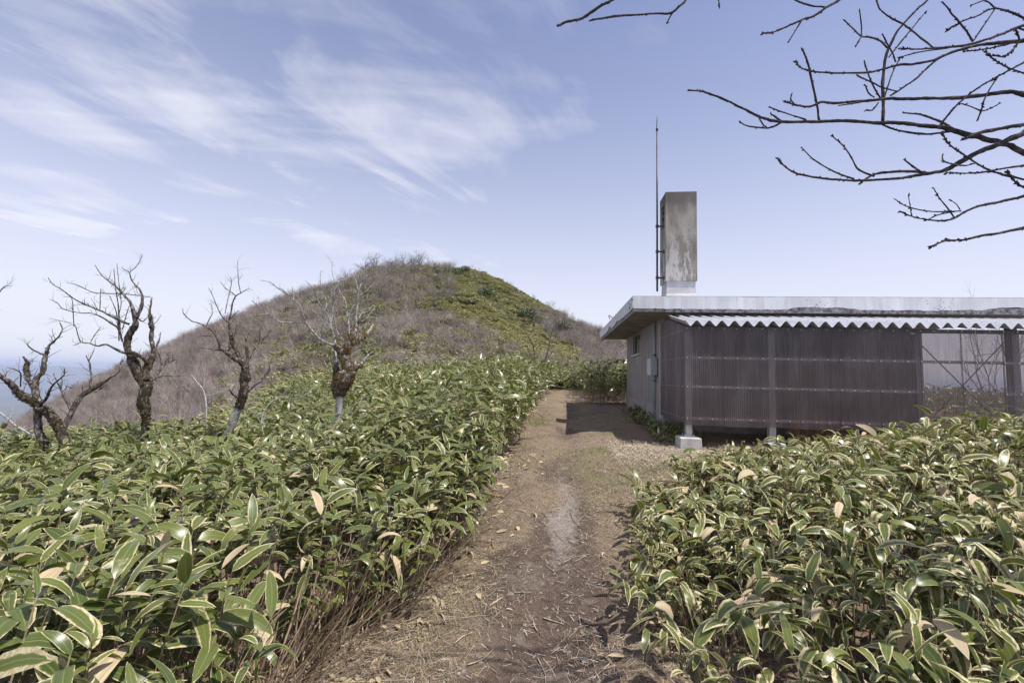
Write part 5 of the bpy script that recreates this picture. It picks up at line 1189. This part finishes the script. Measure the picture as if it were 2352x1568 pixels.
for li, (dep, pts) in enumerate(sorted(ov, key=lambda o_: not reach(o_[1]))):
    if not reach(pts) and built:                      # a twig grows from the nearest branch, at that branch's depth
        B_ = np.array(built); best = min(((B_[:, 0] - e[0]) ** 2 + (B_[:, 1] - e[1]) ** 2).min() for e in (pts[0], pts[-1]))
        for e in (pts[0], pts[-1]):
            dd_ = (B_[:, 0] - e[0]) ** 2 + (B_[:, 1] - e[1]) ** 2
            if dd_.min() == best: dep = B_[dd_.argmin(), 2]
    for q in range(len(pts) - 1):
        for f_ in np.linspace(0, 1, 8): built.append((pts[q][0] * (1 - f_) + pts[q + 1][0] * f_, pts[q][1] * (1 - f_) + pts[q + 1][1] * f_, dep))
    P, R, _ = limb_pts(pts, c4, 1.2405, dep * .62, 0.0, 300 + li)
    w_ = np.linspace(0, 1, len(P)); P = P + np.stack([0 * w_, 0 * w_, 0 * w_], -1)
    if reach(pts):   # runs on to the trunk outside the picture
        e = P[-1]; zt = np.clip(e[2] - .25, g0 + 1.0, 5.3)
        P = np.vstack([P, (e + np.array([TRX, TRY, zt])) / 2 + [0, 0, .06], [TRX - .05, TRY, zt]]); R = np.concatenate([R, [R[-1] * 1.25, R[-1] * 1.5]])
    mb = MB(); Pc, Rc = limb(mb, P, R, 7, 0.0, 0, gn=.12, sub=5, kink=.16)
    # knuckles and buds along the thinner wood
    L_ = np.linalg.norm(np.diff(Pc, axis=0), axis=1).sum()
    for q in range(int(L_ * (70 if R[0] < .004 else 34))):
        f = random.random() ** 1.5; i = min(int(f * (len(Pc) - 2)), len(Pc) - 2)
        if Rc[i] > .008: continue
        d = rng.normal(0, 1, 3); d /= np.linalg.norm(d); s_ = random.uniform(.004, .0085)
        T = Pc[i] - Pc[i + 1]; T /= np.linalg.norm(T) + 1e-9
        d = d * .7 + T * .6
        mb.tube([Pc[i], Pc[i] + d * s_ * .6, Pc[i] + d * s_ * 1.5], [s_ * .30, s_ * .42, s_ * .10], 5, 0, 0)
    mb.obj('branch', M['branch'], cherry, True, 'm')
# ------------------------------------------------------------------ the hill: brush, bamboo and evergreen shrubs
lib = bpy.data.collections.new('brush_sources')                       # not linked: sources for copies only
def bare_shrub(seed, H, stems, spread, thick, levels=4, name='brush', mat='brush'):
    r = np.random.default_rng(seed); V = []; 
    segs = []
    def rec(p, d, l, rad, lev):
        n = 2 if lev < 2 else 1
        for k in range(n):
            q = p + d * l / n; segs.append((p, q, rad, rad * .72)); p = q; d = d + r.normal(0, .13, 3) + np.array([0, 0, .05]); d /= np.linalg.norm(d)
            rad *= .8
            if lev < levels - 1 and (k < n - 1) and r.random() < .8:
                e = d + r.normal(0, .5, 3); e /= np.linalg.norm(e); rec(p, e, l * .6, rad * .7, lev + 1)
        if lev < levels:
            for _ in range(2 if r.random() < .45 else 3):
                e = d + r.normal(0, .42, 3) + np.array([0, 0, .12]); e /= np.linalg.norm(e); rec(p, e, l * r.uniform(.55, .8), rad * .68, lev + 1)
    for s in range(stems):
        a = r.uniform(0, 6.28); t_ = r.uniform(.1, spread)
        d = np.array([math.cos(a) * t_, math.sin(a) * t_, 1.0]); d /= np.linalg.norm(d)
        rec(np.array([math.cos(a), math.sin(a), 0]) * r.uniform(0, .12) + [0, 0, -.1], d, H * r.uniform(.30, .42), thick * r.uniform(.7, 1.2), 0)
    A = np.array([s[0] for s in segs]); B = np.array([s[1] for s in segs]); ra = np.array([s[2] for s in segs]); rb = np.array([s[3] for s in segs])
    T = B - A; T /= np.linalg.norm(T, axis=1)[:, None]; U = np.cross(T, [.3, .8, .5]); U /= np.linalg.norm(U, axis=1)[:, None]; W = np.cross(T, U)
    ang = np.arange(3) / 3 * 6.283; off = np.cos(ang)[None, :, None] * U[:, None] + np.sin(ang)[None, :, None] * W[:, None]
    V = np.concatenate([A[:, None] + off * ra[:, None, None], B[:, None] + off * rb[:, None, None]], 1)
    n = len(segs); b = np.arange(n)[:, None] * 6; j = np.arange(3)[None]; k = (j + 1) % 3
    Q = np.stack([b + j, b + k, b + 3 + k, b + 3 + j], -1).reshape(-1, 4)
    V = V.reshape(-1, 3); V[:, 2] *= H / V[:, 2].max()
    return np_mesh(name, V, Q, M[mat])
def lib_obj(name, me): o = bpy.data.objects.new(name, me); lib.objects.link(o); return o
brush_me = [bare_shrub(100 + i, 2.6, 5, .75, .042) for i in range(6)]
pale_me = [bare_shrub(140 + i, 2.2, 4, .9, .030, mat='brush_pale') for i in range(2)]
ridge_me = [bare_shrub(160 + i, 4.2, 3, .60, .12, 5, 'bare_tree', 'ridge') for i in range(4)]
def clump(seed, n, rad, H, name, mat, size):
    r = np.random.default_rng(seed); a = r.uniform(0, 6.28, n); q = rad * np.sqrt(r.random(n))
    x, y = q * np.cos(a), q * np.sin(a); z = H * (.55 + .5 * r.random(n)) * (1 - .45 * (q / rad) ** 2)
    L = dict(pos=np.stack([x, y, z], -1), az=r.uniform(0, 6.28, n), e0=r.uniform(-.1, .8, n), k=r.uniform(.4, 1.4, n), tw=r.normal(0, .2, n), len=r.uniform(.16, .32, n) * size, wid=r.uniform(.05, .09, n) * size,
             roll=r.normal(0, .4, n), fold=r.uniform(0, .2, n), tone=np.clip(r.normal(.45, .25, n), 0, 1), mar=np.clip(r.normal(.14, .07, n), .02, .5), dead=np.where(r.random(n) < .14, 1.0, 0.0), s=np.ones(n))
    V, Q, A = leaf_mesh(L, 3); return np_mesh(name, V, Q, M[mat], False, A)
clump_me = [clump(200 + i, 330, .95, .8, 'bamboo_clump', 'leaf_far', 1.35) for i in range(4)]
yellow_me = [clump(210 + i, 330, .95, .8, 'bamboo_clump', 'leaf_yellow', 1.35) for i in range(4)]
def evergreen(seed, W, H, n):
    r = np.random.default_rng(seed)
    lob = r.normal(0, 1, (9, 3)) * np.array([W * .3, W * .3, H * .18]) + [0, 0, H * .5]; lr = r.uniform(.28, .5, 9) * min(W, H)
    k = r.integers(0, 9, n); d = r.normal(0, 1, (n, 3)); d /= np.linalg.norm(d, axis=1)[:, None]
    c = lob[k] + d * (lr[k] * r.uniform(.5, 1.05, n))[:, None]; c[:, 2] = np.maximum(c[:, 2], .05)
    s = r.uniform(.05, .11, n)[:, None]; a = r.normal(0, 1, (n, 3)); b = np.cross(a, d); b /= np.linalg.norm(b, axis=1)[:, None] + 1e-9
    a = np.cross(b, d) + d * .5
    V = np.stack([c - a * s, c + b * s * .55, c + a * s, c - b * s * .55], 1).reshape(-1, 3)
    return np_mesh('foliage', V, np.arange(n * 4).reshape(-1, 4), M['evergreen'], False, {'r': ('FLOAT', np.repeat(np.clip(r.normal(.45, .25, n), 0, 1), 4))})
ever_me = [evergreen(240 + i, 1.9, 1.5, 1500) for i in range(3)]
low_me = [evergreen(250 + i, 1.5, .75, 900) for i in range(2)]

n = 26000
d_ = np.sqrt(rng.uniform(20 ** 2, 150 ** 2, n)); tt = rng.uniform(-1.25, .42, n); x = tt * d_; y = d_
z = gz(x, y); px, py = proj(np.stack([x, y, z], -1))
# slope facing away beyond the crest is dropped
zc_ = gz(x * .97, y * .97); vis = (z - EYE) / y > (zc_ - EYE) / (y * .97) - .004
nse = fbm(x * .10, y * .10, 121, 3); n2 = fbm(x * .35, y * .35, 123, 2)
pb = np.where(px < 620, .95, np.where(px < 960, .80 - .30 * sstep(py, 760, 830), .50))
pb = np.where((px > 1040) & (py < 742), .04, pb)
ell = ((px - 1060) / 105) ** 2 + ((py - 770) / 58) ** 2; pb = np.where(ell < 1, .9, pb)
strip = (px > 1010) & (px < 1330) & (np.abs(py - np.interp(px, [1010, 1080, 1180, 1330], [715, 735, 775, 835])) < np.interp(px, [1010, 1180, 1330], [20, 36, 28]))
pb = np.where((px > 1215) & (py > 725), .92, pb)
pb = np.where(strip, .0, pb)
pb = np.where((px > 620) & (px < 1010) & (py > 640) & (py < 720), .55, pb)
pb = np.where((y < 34) & (px > 620) , .10, pb); pb = np.where((px > 560) & (y < 26), 0, pb)
pb = np.where((y < 20) & (px < 560), .35, pb)
pb = np.clip(pb + (nse - .5) * 1.3 * ((pb > .1) & (pb < .9)), 0, 1)
isb = rng.random(n) < pb
def free(x, y): return ~in_hut(x, y) & ~((np.abs(x - pathx(y)) < .9) & (y < 27)) & ~left_near(x, y) 
def left_near(x, y): return (y < 24) & (x > -.62 * y + 3)
ok = vis & free(x, y) & (px > -160) & (px < 2450)
# thin the brush with distance: near shrubs need fewer
bi = np.nonzero(isb & ok & (rng.random(n) < .62))[0]; ci = np.nonzero((~isb | (rng.random(n) < .25)) & ok & (px > 520))[0]
print('brush', len(bi), 'clumps', len(ci))
def gn_scatter(name, x, y, scl, var, sources, label, cat, sink=.05, tilt=.12):
    col = bpy.data.collections.new(name + '_sources')
    for i, me in enumerate(sources):
        o = bpy.data.objects.new('%s_source_%02d' % (name, i), me); col.objects.link(o)
    V = np.stack([x, y, gz(x, y) - sink], -1); n = len(V)
    rot = np.stack([rng.normal(0, tilt, n), rng.normal(0, tilt, n), rng.uniform(0, 6.283, n)], -1)
    me = bpy.data.meshes.new(name); me.vertices.add(n); me.vertices.foreach_set('co', V.astype(np.float32).ravel())
    for k, ty, arr, f in (('rot', 'FLOAT_VECTOR', rot, 'vector'), ('sc', 'FLOAT', scl, 'value')):
        a = me.attributes.new(k, ty, 'POINT'); a.data.foreach_set(f, np.asarray(arr, np.float32).ravel())
    a = me.attributes.new('vi', 'INT', 'POINT'); a.data.foreach_set('value', np.asarray(var, np.int32))
    o = _mesh_obj(name, me)
    ng = bpy.data.node_groups.new(name, 'GeometryNodeTree')
    ng.interface.new_socket('Geometry', in_out='INPUT', socket_type='NodeSocketGeometry'); ng.interface.new_socket('Geometry', in_out='OUTPUT', socket_type='NodeSocketGeometry')
    N = ng.nodes; Lk = ng.links
    gi = N.new('NodeGroupInput'); go = N.new('NodeGroupOutput'); ip = N.new('GeometryNodeInstanceOnPoints'); cinf = N.new('GeometryNodeCollectionInfo')
    cinf.inputs['Collection'].default_value = col; cinf.inputs['Separate Children'].default_value = True; cinf.inputs['Reset Children'].default_value = True
    def na(nm, ty): q = N.new('GeometryNodeInputNamedAttribute'); q.data_type = ty; q.inputs['Name'].default_value = nm; return q.outputs['Attribute']
    e2r = N.new('FunctionNodeEulerToRotation'); Lk.new(na('rot', 'FLOAT_VECTOR'), e2r.inputs[0])
    Lk.new(gi.outputs[0], ip.inputs['Points']); Lk.new(cinf.outputs[0], ip.inputs['Instance']); ip.inputs['Pick Instance'].default_value = True
    Lk.new(na('vi', 'INT'), ip.inputs['Instance Index']); Lk.new(e2r.outputs[0], ip.inputs['Rotation']); Lk.new(na('sc', 'FLOAT'), ip.inputs['Scale'])
    Lk.new(ip.outputs[0], go.inputs[0])
    md = o.modifiers.new('scatter', 'NODES'); md.node_group = ng
    return tag(o, label, cat, kind='stuff')
# the largest brush in view stands as single shrubs
bx, by = x[bi], y[bi]; bs = rng.uniform(.5, 1.35, len(bi)) * np.interp(by, [20, 35, 60, 130], [.55, .7, .85, 1.0])
inv = (px[bi] > 0) & (px[bi] < 2352) & (py[bi] < 1000)
order = np.argsort(by + np.where(inv, 0, 1e4))[:95]; keep = np.ones(len(bi), bool); keep[order] = False
for q in order:
    v = int(rng.integers(0, 6)); o = _mesh_obj('bare_shrub', brush_me[v] if rng.random() < .8 else pale_me[v % 2])
    o.location = (bx[q], by[q], float(gz(bx[q], by[q])) - .05); s_ = float(bs[q]); o.scale = (s_, s_, s_); o.rotation_euler = (rng.normal(0, .1), rng.normal(0, .1), rng.uniform(0, 6.28))
    side = px[bi][q]
    tag(o, 'leafless grey brown shrub on the brushy slope behind the dead trees' if side < 640 else ('leafless shrub rising from the bamboo at the foot of the hill' if side < 1180 else 'leafless shrub behind the path, left of the hut'), 'shrub', 'leafless shrubs behind the dead trees' if side < 640 else ('leafless shrubs at the foot of the hill' if side < 1180 else 'leafless shrubs left of the hut'))
bx, by, bs = bx[keep], by[keep], bs[keep]
gn_scatter('hillside_brush', bx, by, bs, np.where(rng.random(len(bx)) < .26, rng.integers(6, 8, len(bx)), rng.integers(0, 6, len(bx))), brush_me + pale_me, 'brown leafless brush covering the flank of the hill', 'brush')
yel = strip[ci] | ((px[ci] > 1070) & (py[ci] < 735) & (n2[ci] > .48)) | ((nse[ci] > .56) & (px[ci] > 900))
gn_scatter('hillside_bamboo', x[ci], y[ci], rng.uniform(.75, 1.35, len(ci)) * np.where(strip[ci], .9, 1.0), rng.integers(0, 4, len(ci)) + np.where(yel, 4, 0), clump_me + yellow_me, 'yellow green dwarf bamboo covering the hill', 'bamboo', .08)
# low dark shrubs over the right shoulder of the hill
n = 2600
d_ = rng.uniform(55, 135, n); tt = rng.uniform(-.16, .16, n); sx = tt * d_; sy = d_; sp = proj(np.stack([sx, sy, gz(sx, sy)], -1))
dn = fbm(sx * .12 + 9, sy * .12, 131, 3)
k = (sp[0] > 1060) & (sp[1] < 770) & (rng.random(n) < np.clip((dn - .47) * 3, 0, 1))
gn_scatter('low_shrub_cover', sx[k], sy[k], rng.uniform(.6, 1.2, k.sum()), rng.integers(0, 2, k.sum()), low_me, 'dark low shrubs spread over the right shoulder of the hill', 'shrubs')
# single evergreen bushes
evs = [((880, 800), 1.5, 'round dark evergreen bush just right of the mossy dead tree'), ((883, 690), 1.5, 'dark evergreen bush on the upper slope beside the brush'), ((1030, 690), 1.3, 'evergreen bush beside the trail on the slope'), ((1050, 640), 1.6, 'dark evergreen bush right under the summit'),
       ((1120, 690), 2.0, 'broad evergreen bush on the right face of the hill'), ((1205, 740), 2.0, 'evergreen bush low on the right shoulder of the hill'), ((1062, 632), 1.4, 'rounded evergreen bush on the summit'), ((1000, 655), 1.1, 'small evergreen bush left of the summit'), ((1290, 770), 1.8, 'evergreen bush among the brush right of the ridge'), ((830, 845), .9, 'small evergreen bush beside the mossy fork')]
for i, ((qx, qy), s_, lab) in enumerate(evs):
    p = hit(qx, qy, 24)
    if p is None: print('no hit', qx, qy); continue
    root = thing('evergreen_bush', lab, 'bush', tuple(p), 'evergreen bushes on the hill')
    o = _mesh_obj('foliage', ever_me[i % 3], root); s2 = (s_ * p[1] / 95 + .35) * .8; o.scale = (s2, s2, s2); o.rotation_euler = (0, 0, i * 1.3)
    mb = MB(); mb.tube([(0, 0, -.1), (0.03, 0, .6 * s2)], [.05, .03], 6); o = mb.obj('stem', M['bark_dark'], None); o.parent = root
# bare trees on the skyline
sky_px = [i for i in range(215, 640, 30)] + [640, 668, 700, 726, 750, 775, 800, 822, 842, 862, 884, 905, 925, 946, 965, 985, 1003, 1250, 1285, 1325, 1345, 1362, 1378, 1395, 590, 540, 495, 450, 410]
def crest(px_i):
    d = ray(px_i, 784); ys = np.linspace(60, 150, 300); g = gz(d[0] * ys, ys); k = np.argmax((g - EYE) / ys); return np.array([d[0] * ys[k], ys[k], g[k]])
for i, q in enumerate(sky_px):
    p = crest(q + random.uniform(-6, 6)); p[1] -= random.uniform(0, 3); p[2] = float(gz(p[0], p[1])) - .1
    o = _mesh_obj('bare_tree', ridge_me[i % 4]); o.location = p; s_ = random.uniform(.75, 1.05) * (1.15 if 780 < q < 1000 else .62); o.scale = (s_ * 1.15, s_ * 1.15, s_); o.rotation_euler = (0, 0, random.uniform(0, 6.28))
    tag(o, 'bare fan shaped tree on the skyline left of the summit' if q < 1100 else 'small bare tree on the low skyline just left of the hut', 'tree', 'bare trees on the skyline left of the summit' if q < 1100 else 'small bare trees on the low skyline')
# small dark tree on the ridge ahead, and bare shrubs by the hut corner
rt = thing('bare_tree', 'small dark twin stemmed bare tree beyond the end of the path', 'tree', tuple(unp(*c7(1380, 1010), 19.0)[:2]) + (float(gz(*unp(*c7(1380, 1010), 19.0)[:2])),))
for nm, pts in (('trunk', [(1372, 1010, 9), (1365, 900, 8), (1350, 800, 7), (1320, 740, 5), (1290, 690, 3), (1270, 620, 2)]), ('trunk', [(1388, 1010, 10), (1440, 900, 8), (1465, 820, 7), (1480, 740, 5), (1500, 660, 3), (1505, 600, 2)]), ('branch', [(1465, 820, 5), (1520, 770, 4), (1560, 700, 2)]), ('branch', [(1440, 900, 5), (1490, 850, 4), (1540, 810, 2)]),
                ('branch', [(1350, 800, 4), (1390, 740, 3), (1400, 680, 2)]), ('branch', [(1360, 860, 4), (1310, 810, 3), (1270, 790, 2)]), ('branch', [(1480, 740, 4), (1450, 690, 3), (1440, 630, 2)])):
    P, R, _ = limb_pts(pts, c7, SC, 19.0, .3, len(pts)); mb = MB()
    if nm == 'trunk': P = np.vstack([P[0] - [0, 0, .9], P]); R = np.concatenate([[R[0]], R])
    limb(mb, P, R, 5, .1, 7, spur_len=.7); mb.obj(nm, M['bark_dark'], rt, False, 'm')
for i, (qx, qy, dep, hgt, lab) in enumerate([(1400, 860, 17.5, 2.6, 'grey bare shrub leaning out beside the back corner of the hut'), (1425, 850, 18.5, 2.9, 'grey bare shrub half hidden by the hut corner'), (1385, 840, 24, 2.6, 'grey bare shrub above the tall bamboo clump')]):
    p = unp(qx, qy, dep); o = _mesh_obj('bare_shrub', pale_me[i % 2]); o.location = (p[0], p[1], float(gz(p[0], p[1]))); s_ = hgt / 2.2; o.scale = (s_, s_, s_); o.rotation_euler = (0, 0, i * 2.0); tag(o, lab, 'shrub')
for i, (qx, dep, lab) in enumerate([(2297, 16.0, 'twiggy top of a bare shrub peeking over the roof at the right'), (960, 21, 'pale bare sapling at the foot of the hill left of the dense brush')]):
    p = unp(qx, 860, dep); o = _mesh_obj('bare_shrub', pale_me[i % 2]); o.location = (p[0], p[1], float(gz(p[0], p[1]))); s_ = (4.9 if i == 0 else 1.9) / 2.2; o.scale = (s_ * .6, s_ * .6, s_); tag(o, lab, 'shrub')
# ------------------------------------------------------------------ the air: far ridges fade to blue
mb = MB(); mb.box((-22000, -3000, -700), (22000, 22000, 75)); t = NT('haze_air')
pv = t.node('ShaderNodeVolumePrincipled', {'Color': (.62, .72, .92), 'Density': 1.6e-4, 'Anisotropy': 0.0}); t.t.links.new(pv.outputs[0], t.out.inputs['Volume'])
o = mb.obj('haze', t.m); tag(o, 'thin blue haze over the far ridges', 'haze', kind='stuff')
